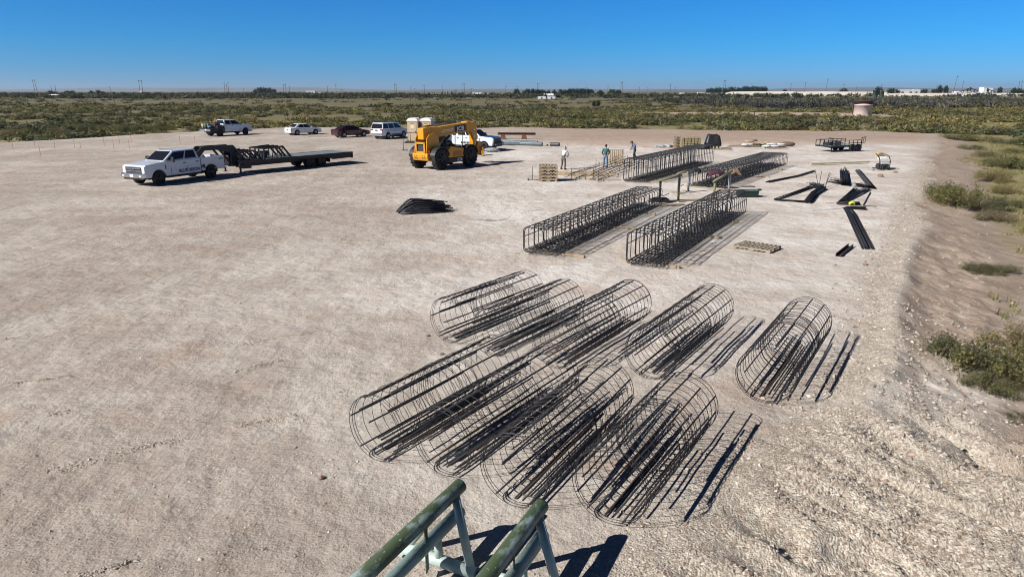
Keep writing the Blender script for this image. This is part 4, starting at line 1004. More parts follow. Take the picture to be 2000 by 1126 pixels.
def loft_mb(g):
    b, t = g['b'], g['t']; mid_ = [tuple((t[i][k] + 0) for k in range(3)) for i in range(4)]
    v = b + t + [(t[0][0] * .7 + t[1][0] * .3, 0, t[0][2] + .035), (t[0][0] * .3 + t[1][0] * .7, 0, t[1][2] + .055)]
    return MB().add(v, [(3, 2, 1, 0), (0, 1, 5, 4), (1, 2, 6, 5), (2, 3, 7, 6), (3, 0, 4, 7), (4, 5, 9, 8), (6, 7, 8, 9), (5, 6, 9), (7, 4, 8)], False)
def pane(P0, P1, P2, P3, u0, u1, v0, v1, off, th=.012, u0t=None, u1t=None):
    """panel on the face P0 P1 (bottom) P3 P2 (top); u along, v up"""
    P = [Vector(p) for p in (P0, P1, P2, P3)]; n = (P[1] - P[0]).cross(P[3] - P[0]).normalized()
    def q(u, v): return P[0].lerp(P[1], u).lerp(P[3].lerp(P[2], u), v)
    u0t = u0 if u0t is None else u0t; u1t = u1 if u1t is None else u1t
    c = [q(u0, v0), q(u1, v0), q(u1t, v1), q(u0t, v1)]
    return MB().add([p + n * (off - th) for p in c] + [p + n * off for p in c], [(3, 2, 1, 0), (4, 5, 6, 7), (0, 1, 5, 4), (1, 2, 6, 5), (2, 3, 7, 6), (3, 0, 4, 7)])
def glasshouse(t, g, body_mat, sides, ws=(.06, .94, .1, .93), rear=(.08, .92, .25, .9), gm=None):
    gm = gm or GLASS; o = loft_mb(g).build('cab', body_mat, t, None, .075, 4); b, T = g['b'], g['t']
    pane(b[1], b[2], T[2], T[1], *ws, .012).build('windshield', gm, t)
    if rear: pane(b[3], b[0], T[0], T[3], *rear, .012).build('rear_window', gm, t)
    for u0, u1, v0, v1, ut0, ut1 in sides:
        pane(b[0], b[1], T[1], T[0], u0, u1, v0, v1, .012, .012, ut0, ut1).build('side_window', gm, t)
        pane(b[2], b[3], T[3], T[2], 1 - u1, 1 - u0, v0, v1, .012, .012, 1 - ut1, 1 - ut0).build('side_window', gm, t)
    return o
def text_mesh(txt, size, m_, parent, loc, rot, name='lettering', ext=.004, bold=.01, sx=1.0):
    cu = bpy.data.curves.new(name, 'FONT'); cu.body = txt; cu.size = size; cu.extrude = ext; cu.offset = bold; cu.align_x = 'CENTER'; cu.resolution_u = 3
    tmp = bpy.data.objects.new('tmp', cu); C.objects.link(tmp); dg = bpy.context.evaluated_depsgraph_get(); me = bpy.data.meshes.new_from_object(tmp.evaluated_get(dg)); bpy.data.objects.remove(tmp)
    o = link(name, me, m_, parent, loc); o.rotation_euler = rot; o.scale = (sx, 1, 1); return o
SIDE_L, SIDE_R = (R(90), 0, R(180)), (R(90), 0, 0)     # lettering on the left (+Y) and right (-Y) flanks
def handles(t, xs, w_, z, m_):
    for x in xs:
        for s in (-1, 1): MB().box((x, s * (w_ + .006), z), (.22, .03, .05)).build('door_handle', m_, t, None, .008)
def lines(t, xs, w_, z0, z1):
    mb = MB()
    for x in xs:
        for s in (-1, 1): mb.box((x, s * (w_ + .001), (z0 + z1) / 2), (.014, .008, z1 - z0))
    mb.build('door_gap', TRIM, t)
def mirror(t, x, y, z, m_, big=1):
    for s in (-1, 1):
        mb = MB().box((x, s * (y + .2 * big), z + .06), (.12, .2 * big, .26 * big)); mb.bar((x + .03, s * y * .96, z - .02), (x, s * (y + .15 * big), z), .04, .04); mb.build('mirror', m_, t, None, .02)
def place(cfg_wb, near_wheel, front, th, right_side, half_w, R_=0):
    """origin so that the given near wheel touches the ground at a photograph spot; th compass heading"""
    p = at(*near_wheel); h = Vector((math.sin(th), math.cos(th), 0)); rt = Vector((math.cos(th), -math.sin(th), 0))
    return p - h * (cfg_wb / 2 if front else -cfg_wb / 2) + rt * (-half_w if right_side else half_w)

def pickup(label, loc, th, col, hood=None, flatbed=False, lettering=None, rim='dark', tall=0, chrome=True, group=None):
    t = thing('pickup_truck', label, 'pickup truck', loc, R(90) - th, group); P_ = paint('paint_' + label[:12].replace(' ', '_'), col); W = 1.0; wb = 4.05; cz = .42; ra = .53; F_, B_ = wb / 2, -wb / 2
    tops = [(3.00, .78), (2.99, 1.16), (2.90, 1.27), (2.2, 1.335), (1.42, 1.40), (-1.22, 1.42)]
    mb = MB().prism(arch_poly(-1.22, 2.96, .50, tops, [F_], ra, cz), -W, W); skew(mb, 1.0, .10); mb.build('body', P_, t, None, .05, 3)
    if hood: mb = MB().add([(2.93, -.84, 1.268), (2.93, .84, 1.268), (2.2, .87, 1.348), (2.2, -.87, 1.348), (1.36, .86, 1.425), (1.36, -.86, 1.425)], [(0, 1, 2, 3), (3, 2, 4, 5)]); mb.build('hood_panel', hood, t)
    else:
        MB().prism([(2.86, 1.262), (2.2, 1.352), (1.5, 1.412), (1.5, 1.3), (2.8, 1.2)], -.55, .55).build('hood_bulge', P_, t, None, .04, 3)
    g = loft(-1.2, 1.55, .93, 1.40, -1.06, .68, .74, 2.0)
    glasshouse(t, g, P_, [(.08, .42, .10, .86, .09, .42), (.46, .93, .10, .86, .46, .90)])
    if not flatbed:
        for s in (-1, 1):
            mb = MB().prism(arch_poly(-3.16, -1.26, .56, [(-1.26, 1.40), (-3.18, 1.43)], [B_], ra, cz), s * W, s * (W - .12)); mb.build('bed_side', P_, t, None, .02, 2)
        MB().box((-3.2, 0, 1.02), (.09, 1.9, .78)).build('tailgate', P_, t, None, .02); MB().box((-2.2, 0, .82), (1.9, 1.76, .05)).build('bed_floor', TRIM, t); MB().box((-1.31, 0, 1.1), (.06, 1.76, .55)).build('bed_front', P_, t)
        MB().box((-3.32, 0, .66), (.22, 1.96, .2)).build('rear_bumper', CHROME, t, None, .03)
        for s in (-1, 1): MB().box((-3.22, s * .92, 1.12), (.09, .14, .42)).build('taillight', REDL, t)
    else:
        K = BLK; MB().box((-2.35, 0, .95), (2.3, 2.25, .1)).build('flatbed', K, t); MB().box((-2.0, 0, .72), (2.6, .9, .3)).build('bed_frame', K, t)
        rk = MB()
        for s in (-1, 1): rk.bar((-1.25, s * .9, 1), (-1.25, s * .9, 1.75), .06, .06)
        rk.bar((-1.25, -.9, 1.75), (-1.25, .9, 1.75), .06, .06); rk.build('headache_rack', K, t)
        MB().box((-1.8, .1, 1.3), (.75, 1.0, .62)).build('welder', mat('dark_red_machine', (.07, .03, .03), .5), t, None, .04)
        MB().box((-1.8, -.85, 1.15), (1.0, .35, .34)).build('tool_box', K, t, None, .02); MB().box((-2.6, -1.0, .74), (1.0, .3, .34)).build('side_box', K, t, None, .02)
        MB().ell((-2.6, .4, 1.3), .35, .4, .32).build('hose_reel', mat('green_gear', (.12, .2, .15), .6), t); MB().ell((-2.9, -.3, 1.18), .3, .35, .2).build('cable_coil', mat('blue_gear', (.06, .12, .2), .6), t)
        for k in range(3): MB().tube([(-3.2 + .22 * k, .75 - .3 * k, 1), (-3.2 + .22 * k, .75 - .3 * k, 1.55)], .11, 10).build('gas_bottle', [mat('white_panel', (.72, .72, .70), .4), mat('green_gear', (.12, .2, .15), .6), K][k], t)
        MB().box((-3.4, 0, .78), (.18, 2.1, .22)).build('rear_bumper', mat('grey_bumper', (.25, .26, .27), .5, .4), t); MB().box((-3.5, -.2, .85), (.02, .3, .16)).build('licence_plate', PLATE, t)
        wheel(t, B_, 1.06, cz, .26, rim); wheel(t, B_, -1.06, cz, .26, rim)
    bm_ = CHROME if chrome else TRIM
    MB().box((3.06, 0, .66), (.26, 2.0, .30)).build('front_bumper', bm_, t, None, .06, 3); MB().box((3.0, 0, .47), (.2, 1.7, .1)).build('air_dam', TRIM, t)
    gr = MB().box((3.0, 0, .99), (.06, 1.34, .36)).build('grille', TRIM, t)
    for z in (.92, 1.06): MB().box((3.045, 0, z), (.04, 1.3, .05)).build('grille_bar', bm_, gr)
    if chrome:
        MB().box((3.02, 0, 1.15), (.06, 1.36, .03)).build('grille_trim', CHROME, gr); e = MB().lathe([(0, 0), (.115, 0), (.115, .02), (0, .02)], 20, (0, 0, 0), 'X').build('emblem', mat('blue_emblem', (.02, .05, .22), .3), gr, (3.07, 0, 1.0)); e.scale = (1, 1.35, .75)
        MB().box((3.2, 0, .66), (.012, .32, .16)).build('licence_plate', PLATE, t)
    for s in (-1, 1): MB().box((2.95, s * .84, .99), (.14, .26, .40)).build('headlight', LAMP, t, None, .03)
    for s in (-1, 1): MB().box((3.19, s * .75, .64), (.03, .16, .09)).build('fog_lamp', LAMP, t)
    for x in (F_, B_):
        for s in (-1, 1): wheel(t, x, s * .87, cz, .28, rim, 0, 6)
    for s in (-1, 1):
        if not flatbed: MB().box((B_, s * .6, .75), (1.2, .5, .25)).build('wheel_well', TRIM, t)
        MB().box((F_, s * .62, .78), (1.1, .5, .25)).build('wheel_well', TRIM, t)
    MB().box((-.2, 0, .45), (5.4, 1.2, .2)).build('chassis', TRIM, t)
    for s in (-1, 1): MB().box((.1, s * .98, .42), (2.7, .14, .06)).build('running_board', TRIM, t)
    handles(t, (-.95, .05) , .975, 1.2, TRIM); lines(t, (-1.235, -.12, 1.12), 1.0, .56, 1.02); mirror(t, 1.05, .93, 1.42, TRIM, 1.15)
    for y in (-.5, -.25, 0, .25, .5): MB().box((.55, y, 2.045), (.10, .06, .025)).build('roof_marker_lamp', TRIM, t)
    if lettering: lettering(t, W)
    t.scale = (1.06, 1.06, 1.08)
    return t
DARKTXT = mat('dark_blue_lettering', (.015, .02, .045), .4)
def letter_main(t, W):
    text_mesh('BLUE BISON', .28, DARKTXT, t, (-.28, W + .006, .63), SIDE_L, sx=1.10, bold=.006); text_mesh('BLUE BISON', .28, DARKTXT, t, (-.28, -W - .006, .63), SIDE_R, sx=1.10, bold=.006)
    for s in (-1, 1):
        MB().prism([(-1.58 + x * .9, .70 + z) for x, z in ((0, 0), (.06, .10), (.02, .18), (.10, .26), (.24, .28), (.33, .22), (.42, .16), (.44, .06), (.38, .0), (.34, .08), (.26, .1), (.2, 0), (.14, .02), (.1, 0))], s * (W + .002), s * (W + .01)).build('bison_emblem', DARKTXT, t)
        MB().box((-2.9, s * (W + .005), 1.22), (.34, .01, .07)).build('bed_decal', DARKTXT, t); MB().box((1.5, s * (W - .005), 1.05), (.06, .012, .26)).build('fender_vent', TRIM, t)
def letter_row(t, W):
    for s, ro in ((-1, SIDE_R), (1, SIDE_L)): text_mesh('BLUE BISON', .25, mat('dark_lettering', (.02, .02, .03), .4), t, (.1, s * (W + .006), .66), ro, sx=1.0)
    for s in (-1, 1): MB().box((1.5, s * (W - .005), 1.05), (.08, .012, .3)).build('fender_vent', TRIM, t)
WHITE = (.60, .64, .69)
main_loc = place(4.05, (316, 361), True, R(204.5), False, .98)
pickup('white crew cab pickup with company lettering, hitched to the long gooseneck trailer', main_loc, R(204.5), WHITE, None, False, letter_main)
wl = place(4.05, (944, 295), True, R(116), True, .98)
pickup('white pickup with a black hood and dark windows, behind the yellow telehandler', wl, R(116), WHITE, mat('black_hood', (.018, .02, .028), .25, coat=.4), False, letter_row, 'dark', 0, False)
fl = place(4.05, (479, 263), True, R(31), True, .98)
pickup('white pickup with a cluttered welding flatbed, leftmost of the vehicles by the brush', fl, R(31), (.62, .64, .67), None, True, None, 'dark', 0, True)

def car(name, label, cat, loc, th, col, prof, g, sides, wb, W, Rw, zb, two=None, rim='silver', rear_v=(.08, .92, .15, .88), xr=-2.3, xf=2.3, belt=.9, glass=None):
    t = thing(name, label, cat, loc, R(90) - th); P_ = paint('paint_' + name + label[:6].replace(' ', '_'), col)
    mb = MB().prism(arch_poly(xr, xf, zb, prof, [-wb / 2, wb / 2], Rw * 1.2, Rw), -W, W)
    mb.v = [(x, y * (1 - .05 * max(0, z - .6)) * (1 - .13 * max(0, (abs(x) - wb / 2 - .1)) ** 1.3), z) for x, y, z in mb.v]; mb.build('body', P_, t, None, .07, 3)
    glasshouse(t, g, P_, sides, (.06, .94, .06, .92), rear_v, glass)
    for x in (-wb / 2, wb / 2):
        for s in (-1, 1): wheel(t, x, s * (W - .13), Rw, .22, rim, 0, 7)
        MB().box((x, 0, Rw + .02), (Rw * 2.1, W * 2 - .25, Rw * 1.5)).build('wheel_well', TRIM, t)
    for s in (-1, 1):
        MB().box((xr + .09, s * (W - .26), belt - .12), (.16, .36, .16)).build('taillight', REDL, t, None, .02); MB().box((xf - .1, s * (W - .28), belt - .26), (.18, .36, .13)).build('headlight', LAMP, t, None, .02)
    MB().box((xr + .02, 0, zb + .2), (.12, W * 1.7, .22)).build('rear_bumper', two or P_, t, None, .04); MB().box((xf - .02, 0, zb + .16), (.12, W * 1.7, .22)).build('front_bumper', two or P_, t, None, .04)
    MB().box((xr - .045, 0, belt - .16), (.012, .34, .15)).build('licence_plate', PLATE if col[0] < .3 else mat('dark_plate', (.12, .12, .12), .5), t); handles(t, (-.65, .3), W - .01, belt - .06, P_); lines(t, (-.15, .95), W * .995, zb + .08, belt - .1); mirror(t, .75, W * .86, belt + .05, P_ if name == 'sedan' else TRIM, .6); t.scale = (1.07, 1.07, 1.09)
    return t, P_
sed_prof = [(2.34, .52), (2.30, .70), (2.1, .80), (1.25, .94), (-1.6, .99), (-2.2, .97), (-2.33, .82), (-2.33, .5)]
sed_g = loft(-1.72, 1.28, .80, .95, -1.02, .22, .58, 1.43)
ss_ = [(.16, .47, .1, .84, .22, .47), (.50, .90, .1, .84, .50, .86)]
car('sedan', 'white four-door sedan parked by the brush, left of the dark red car', 'car', place(2.75, (616, 262.5), True, R(43), True, .88), R(43), (.74, .75, .76), sed_prof, sed_g, ss_, 2.75, .89, .33, .28)
sed2 = [(2.38, .52), (2.34, .68), (2.1, .80), (1.2, .93), (-1.7, 1.02), (-2.25, 1.02), (-2.36, .86), (-2.36, .5)]
car('sedan', 'dark red fastback sedan parked between the white sedan and the white wagon', 'car', place(2.85, (710, 267), True, R(46), True, .9), R(46), (.05, .006, .010), sed2, loft(-1.95, 1.3, .80, .96, -1.0, .15, .58, 1.44), ss_, 2.85, .91, .34, .26, rim='silver')
suv_prof = [(2.55, .62), (2.53, .95), (2.42, 1.08), (1.5, 1.18), (-2.45, 1.2), (-2.6, 1.1), (-2.62, .6)]
t_, _ = car('suv', 'white full-size wagon with dark rear glass and grey lower trim, beside the dark red car', 'suv', place(3.03, (788, 269), True, R(29), True, .98), R(29), (.74, .75, .77), suv_prof, loft(-2.56, 1.55, .95, 1.17, -2.35, .72, .78, 1.9),
    [(.03, .28, .12, .86, .05, .29), (.31, .57, .12, .86, .315, .57), (.60, .92, .12, .86, .60, .87)], 3.03, .99, .39, .42, mat('grey_cladding', (.16, .17, .18), .6), 'silver', (.05, .95, .12, .88), -2.62, 2.55, 1.22)
for s in (-1, 1): MB().box((0, s * 1.0, .52), (1.9, .03, .18)).build('side_cladding', mat('grey_cladding', (.16, .17, .18), .6), t_)
for s in (-1, 1): MB().bar((-2.1, s * .7, 1.98), (.4, s * .7, 1.98), .05, .05).build('roof_rail', TRIM, t_)

# ---------------------------------------------------------------- gooseneck trailer
def gooseneck():
    th = R(37.5); t = thing('gooseneck_trailer', 'long black gooseneck flatbed trailer hitched to the lettered white pickup', 'trailer', (-21.2, 52.0, 0), R(90) - th)   # local +X toward the tail, origin middle of deck front
    K = BLK; L = 10.6; z = .92; W = 1.27
    MB().box((L / 2 + .1, 0, z - .03), (L - .2, 2 * W - .1, .06)).build('deck', mat('grey_deck_boards', (.20, .25, .27), .6, 0, .35, 2.5), t)
    fr = MB()
    for s in (-1, 1): fr.box((L / 2, s * W, z - .07), (L, .08, .18)); fr.box((L / 2 - .4, s * .5, z - .28), (L - 1.0, .12, .34))
    for k in range(9): fr.box((.3 + k * 1.1, 0, z - .16), (.08, 2 * W, .10))
    fr.build('frame', K, t)
    rb = MB().bar((.3, -W - .03, z - .20), (L - 2.6, -W - .03, z - .20), .04, .05); rb.bar((.3, W + .03, z - .2), (L - 2.6, W + .03, z - .2), .04, .05)
    for k in range(7):
        for s in (-1, 1): rb.box((.9 + 1.1 * k, s * (W + .02), z - .14), (.06, .06, .16))
    rb.build('rub_rail', K, t)
    # neck: two risers, top beams, coupler post
    nk = MB()
    for s in (-.45, .45):
        nk.prism([(.28, .55), (.28, 1.75), (.05, 2.0), (-2.35, 2.0), (-3.15, 1.42), (-3.15, 1.15), (-2.85, 1.15), (-2.2, 1.74), (-1.0, 1.74), (-.22, 1.5), (-.12, .55)], s - .06, s + .06); nk.bar((-1.1, s, 1.8), (-.15, s, .65), .1, .14)
    nk.box((-.9, 0, 1.9), (.3, .9, .12)); nk.box((-2.0, 0, 1.9), (.3, .9, .12)); nk.box((-2.95, 0, 1.3), (.35, .9, .2)); nk.box((.2, 0, 1.3), (.12, .9, .2)); nk.build('neck', K, t, None, .01)
    MB().tube([(-2.95, 0, 1.3), (-2.95, 0, .85)], .09, 12).build('coupler', K, t)
    for y in (-1.05, 1.05):
        j = MB().box((.12, y, .85), (.14, .14, .9)); j.box((.12, y, .32), (.1, .1, .4)); j.box((.12, y, .1), (.3, .3, .03)); j.build('landing_leg', K, t)
    MB().box((-.75, 0, 1.0), (.8, .8, .6)).build('tool_bin', mat('pale_tool_bin', (.5, .55, .55), .5), t, None, .02); MB().box((.7, -.9, .55), (.7, .3, .35)).build('battery_box', K, t)
    # folded ramps and racks standing on the front half of the deck
    for x0, x1, h0, h1 in ((.25, 2.1, .62, .70), (2.25, 4.7, .74, .84)):
        mb = MB()
        for y in (-.95, -.25, .25, .95):
            mb.prism([(x0, z), (x0, z + h0), (x0 + .07, z + h0 + .02), (x1 - .7, z + h1), (x1, z + .05), (x1, z + .0), (x1 - .16, z), (x1 - .78, z + h1 - .10), (x0 + .1, z + h0 - .08), (x0 + .1, z)], y - .03, y + .03)
        for k in range(7):
            x = x0 + (x1 - .7 - x0) * k / 6; mb.box((x, 0, z + h0 * .95), (.09, 1.95, .06))
        for k in range(4): mb.bar((x0 + .3 + .4 * k, -.95, z), (x0 + .5 + .4 * k, -.95, z + h0), .05, .05)
        mb.box(((x0 + x1) / 2 - .3, .7, z + .25), ((x1 - x0) * .45, .35, .35)); mb.box((x0 + .4, -.3, z + .2), (.3, .5, .35)); mb.build('ramp_rack', K, t)
    # tapered tail
    MB().prism([(L - .1, z - .02), (L - .1, z - .42), (L - 2.0, z - .45), (L - 3.0, z - .2)], -W + .03, -W + .1).build('tail_side', K, t); MB().prism([(L - .1, z - .02), (L - .1, z - .42), (L - 2.0, z - .45), (L - 3.0, z - .2)], W - .1, W - .03).build('tail_side', K, t)
    MB().box((L, 0, z - .24), (.1, 2 * W, .44)).build('tail_bar', K, t)
    for s in (-1, 1):
        for k in (0, 1): MB().box((L + .06, s * (W - .2 - .3 * k), z - .12), (.03, .18, .1)).build('tail_lamp', REDL if k else LAMP, t)
    for x in (L - 4.2, L - 3.1):
        for s in (-1, 1):
            wheel(t, x, s * 1.05, .42, .24, 'dark'); wheel(t, x, s * .72, .42, .24, 'dark')
    for s in (-1, 1): MB().box((L - 2.35, s * .95, .55), (.03, .5, .55)).build('mud_flap', TRIM, t)
    t.scale = (1, 1, 1.08)
    return t
gooseneck()

# ---------------------------------------------------------------- telehandler
def telehandler():
    th = R(37); lp = at(861, 331); h = Vector((math.sin(th), math.cos(th), 0)); rt = Vector((math.cos(th), -math.sin(th), 0)); wb = 3.35
    loc = lp + h * wb / 2 - rt * 1.12
    t = thing('telehandler', 'yellow telescopic handler with its boom lowered, parked left of the workers', 'telehandler', loc, R(90) - th)
    Y = mat('machine_yellow', (.66, .29, .010), .42, 0, .12, 3, coat=.2); K = mat('machine_black', (.02, .02, .022), .5); Rw = .76
    for x in (-wb / 2, wb / 2):
        for s in (-1, 1): wheel(t, x, s * 1.1, Rw, .46, 'dark', 16, 6)
    for x in (-wb / 2, wb / 2):
        for s in (-1, 1):
            arc = [(x + 1.0 * Rw * 1.18 * math.cos(R(a)), Rw + Rw * 1.16 * math.sin(R(a))) for a in range(15, 171, 12)]; arc2 = [(x + Rw * 1.10 * math.cos(R(a)), Rw + Rw * 1.09 * math.sin(R(a))) for a in range(170, 14, -12)]
            MB().prism(arc + arc2, s * .86, s * 1.34).build('mudguard', K, t)
    ch = MB().box((0, 0, .86), (wb + 1.2, .95, .5)); ch.box((0, 0, .62), (1.7, 2.0, .35)); ch.build('chassis', K, t, None, .02)
    for s in (-1, 1): MB().tube([(s * wb / 2, -1, Rw), (s * wb / 2, 1, Rw)], .12, 10).build('axle', K, t)
    # rear tower with counterweight and engine opening
    tw = MB()
    for s in (-1, 1): tw.prism([(-2.55, .75), (-2.62, 1.2), (-2.5, 2.25), (-2.25, 2.5), (-1.75, 2.62), (-1.25, 2.25), (-1.05, 1.25), (-1.05, .8)], s * .55, s * .62)
    tw.build('tower_side', Y, t, None, .02)
    cw = MB().prism([(-2.05, .62), (-2.60, .66), (-2.70, .92), (-2.68, 1.18), (-2.05, 1.18)], -.78, .78); cw.build('counterweight', Y, t, None, .06, 3)
    for y in (-.5, -.3, .3, .5):
        for z in (.86, 1.0): MB().box((-2.70, y, z), (.03, .07, .06)).build('bolt_cover', K, t)
    MB().prism([(-2.5, 1.2), (-2.58, 1.25), (-2.5, 2.0), (-1.2, 2.0), (-1.2, 1.2)], -.54, .54).build('engine_bay', K, t)
    fm = MB(); 
    for y in (-.42, .42): fm.box((-2.60, y, 1.58), (.07, .12, .72))
    fm.box((-2.60, 0, 1.9), (.07, .9, .12)); fm.box((-2.60, 0, 1.25), (.07, .9, .12)); fm.build('rear_frame', Y, t)
    MB().box((-2.3, 0, 1.55), (.4, .4, .25)).build('radiator_cap', mat('pale_part', (.55, .5, .4), .5), t)
    # boom: rear box, outer section rising forward, inner nose
    a = math.atan2(.42, 6.2); ca, sa = math.cos(a), math.sin(a)
    def B(x, z): return (-2.45 + x * ca - z * sa, 2.42 + x * sa + z * ca)
    MB().prism([B(-.10, -.28), B(-.05, .52), B(.75, .58), B(.9, .50), B(1.3, .50), B(1.3, -.30)], -.30, .30).build('boom_rear', Y, t, None, .04, 2)
    MB().prism([B(1.25, -.28), B(1.25, .44), B(5.35, .44), B(5.35, -.12), B(4.9, -.28)], -.24, .24).build('boom', Y, t, None, .03, 2)
    MB().prism([B(1.28, -.33), B(1.28, .5), B(1.5, .5), B(1.5, -.33)], -.28, .28).build('boom_collar', Y, t); MB().prism([B(4.85, -.30), B(4.85, .50), B(5.4, .50), B(5.4, -.2)], -.285, .285).build('boom_collar', Y, t, None, .02)
    for y in (-.12, .12): MB().tube([(B(.3, .62)[0], y, B(.3, .62)[1]), (B(1.2, .60)[0], y, B(1.2, .60)[1])], .035, 8).build('hydraulic_pipe', K, t)
    MB().prism([B(5.38, -.1), B(5.38, .38), B(5.95, .42), B(6.15, .2), B(6.2, -.5), B(6.0, -1.75), B(5.65, -1.8), B(5.6, -.6)], -.19, .19).build('boom_nose', Y, t, None, .03, 2)
    for z in (-.2, -.7, -1.2, -1.6): MB().tube([(B(5.85, z)[0], -.215, B(5.85, z)[1]), (B(5.85, z)[0], .215, B(5.85, z)[1])], .06, 12).build('pivot_pin', CHROME, t)
    x0, z0 = B(6.0, -1.8)
    cr = MB()
    for z in (z0 - .35, z0 + .18): cr.box((x0 + .35, 0, z), (.1, 1.35, .12))
    for y in (-.62, -.3, .3, .62): cr.box((x0 + .35, y, z0 - .1), (.08, .08, .6))
    cr.build('fork_carriage', Y, t)
    for y in (-.5, .5): MB().prism([(x0 + .42, z0 - .48), (x0 + .42, z0 + .15), (x0 + .50, z0 + .15), (x0 + .52, z0 - .40), (x0 + 1.75, z0 - .44), (x0 + 1.75, z0 - .47)], y - .06, y + .06).build('fork', K, t)
    MB().prism([(x0 - .15, z0 - .2), (x0 + .1, z0 + .7), (x0 + .45, z0 + .65), (x0 + .38, z0 - .3)], -.3, .3).build('carriage_link', Y, t)
    MB().tube([(-.9, 0, 1.3), (B(3.1, -.35)[0], 0, B(3.1, -.35)[1])], .10, 12).build('lift_ram', K, t); MB().tube([(B(4.7, -.5)[0], .05, B(4.7, -.5)[1]), (B(4.7, -.5)[0] - .1, .05, 1.0)], .03, 8).build('hose', K, t)
    # engine pod on the right side
    MB().prism([(-.95, .78), (-.98, 1.3), (-.55, 1.62), (.95, 1.42), (1.02, .78)], -.6, -1.22).build('engine_cover', Y, t, None, .06, 3); MB().prism([(-.95, .42), (-.95, .76), (1.0, .76), (1.0, .42)], -.62, -1.20).build('step_box', K, t, None, .02)
    MB().box((.15, -1.235, 1.05), (.9, .02, .35)).build('vent_panel', mat('machine_orange', (.42, .15, .012), .5), t)
    # cab on the left side
    g = {'b': [(-.85, .32, 1.0), (.95, .32, 1.0), (.95, 1.2, 1.0), (-.85, 1.2, 1.0)], 't': [(-.75, .36, 2.5), (.55, .36, 2.5), (.55, 1.12, 2.5), (-.75, 1.12, 2.5)]}
    loft_mb(g).build('cab', K, t, None, .03); b, T = g['b'], g['t']
    pane(b[1], b[2], T[2], T[1], .08, .92, .2, .94, .01).build('windshield', GLASS, t); pane(b[3], b[0], T[0], T[3], .08, .92, .3, .94, .01).build('rear_window', mat('sky_glass', (.10, .13, .16), .1), t)
    pane(b[0], b[1], T[1], T[0], .08, .92, .35, .94, .01).build('side_window', mat('sky_glass', (.10, .13, .16), .1), t); pane(b[2], b[3], T[3], T[2], .08, .92, .1, .94, .01).build('side_window', GLASS, t)
    MB().box((-.55, -.62, 1.95), (.04, .22, .30)).build('mirror', K, t)
    for s in (-1, 1): MB().box((-2.45, s * .72, 1.32), (.06, .22, .14)).build('tail_lamp', REDL, t)
    # lettering
    WH = mat('white_lettering', (.75, .75, .73), .5); DB = mat('dark_decal', (.02, .02, .03), .5)
    for s, ry in ((-1, 1), (1, -1)):
        bx, bz = B(4.15, .08); MB().prism([B(3.45, -.14), B(3.45, .33), B(4.78, .33), B(4.78, -.14)], s * .241, s * .246).build('decal_panel', DB, t)
        e = text_mesh('JCB', .44, WH, t, (bx, s * .252, bz - .15), (R(90), 0, 0), sx=1.25, bold=.012); e.rotation_euler = (Matrix.Rotation(-a, 4, 'Y') @ Matrix.Rotation(R(90), 4, 'X') if s < 0 else Matrix.Rotation(-a, 4, 'Y') @ Matrix.Rotation(R(180), 4, 'Z') @ Matrix.Rotation(R(90), 4, 'X')).to_euler()
        bx, bz = B(2.55, .10); MB().prism([B(1.9, .02), B(1.9, .06), B(3.3, .06), B(3.3, .02)], s * .241, s * .247).build('decal_stripe', WH, t); MB().prism([B(2.1, .12), B(2.1, .17), B(3.3, .17), B(3.3, .12)], s * .241, s * .247).build('decal_stripe', WH, t)
    text_mesh('JCB', .30, WH, t, (.45, -1.206, .50), SIDE_R, sx=1.25, bold=.01); t.scale = (1.06, 1.06, 1.09)
    return t
telehandler()

# ---------------------------------------------------------------- portable toilets and the fenced trailer behind
TANP = mat('tan_plastic', (.42, .31, .20), .55, 0, .12, 4); ROOFP = mat('white_plastic_roof', (.74, .74, .72), .5)
TOI = at(824, 293); deckz = .92
def toilet(dx, label):
    t = thing('portable_toilet', label, 'portable toilet', TOI + Vector((dx, 0, deckz)), R(-14), 'portable toilets on the trailer')
    w2 = .60; MB().box((0, 0, 1.05), (1.2, 1.2, 2.1)).build('cabin', TANP, t, None, .03)
    arc = [(w2 * 1.05 * math.cos(R(a)), 2.08 + .34 * math.sin(R(a))) for a in range(0, 181, 15)]; MB().prism(arc, -.66, .66).build('roof', ROOFP, t, None, .02)
    d = MB().box((0, -.61, .98), (.82, .03, 1.8)).build('door', mat('tan_door', (.47, .36, .25), .55), t, None, .01); MB().box((0, -.632, 1.55), (.36, .01, .36)).build('sign', mat('cream_sign', (.70, .55, .34), .6), d); MB().box((.32, -.64, 1.0), (.05, .03, .16)).build('handle', TRIM, d)
    for k in range(3): MB().box((0, -.628, 1.86 - .05 * k), (.4, .008, .02)).build('vent_slot', TRIM, d)
    MB().tube([(.4, .4, 2.2), (.4, .4, 2.6)], .05, 10).build('vent_pipe', TRIM, t)
toilet(-.68, 'left of the two tan portable toilets behind the telehandler'); toilet(.72, 'right of the two tan portable toilets behind the telehandler')
def toilet_trailer():
    t = thing('toilet_trailer', 'low black railed trailer carrying the two portable toilets', 'trailer', TOI + Vector((0, -.1, 0)), 0); K = BLK
    MB().box((0, 0, deckz - .06), (3.3, 2.1, .1)).build('deck', K, t)
    r_ = MB(); r_.bar((-1.75, -1.15, deckz + .95), (1.6, -1.15, deckz + .95), .05, .05)
    for x in (-1.75, -1.0, -.1, .8, 1.6): r_.bar((x, -1.15, .1 if x < -1.7 else deckz), (x, -1.15, deckz + .95), .05, .05)
    r_.bar((-1.75, -1.15, deckz + .9), (-1.05, -1.15, deckz - .05), .05, .05); r_.bar((-1.9, -1.15, .1), (-1.3, -1.15, .1), .08, .06); r_.build('railing', K, t)
    for s in (-1, 1): wheel(t, .2, s * 1.05, .35, .22, 'dark')
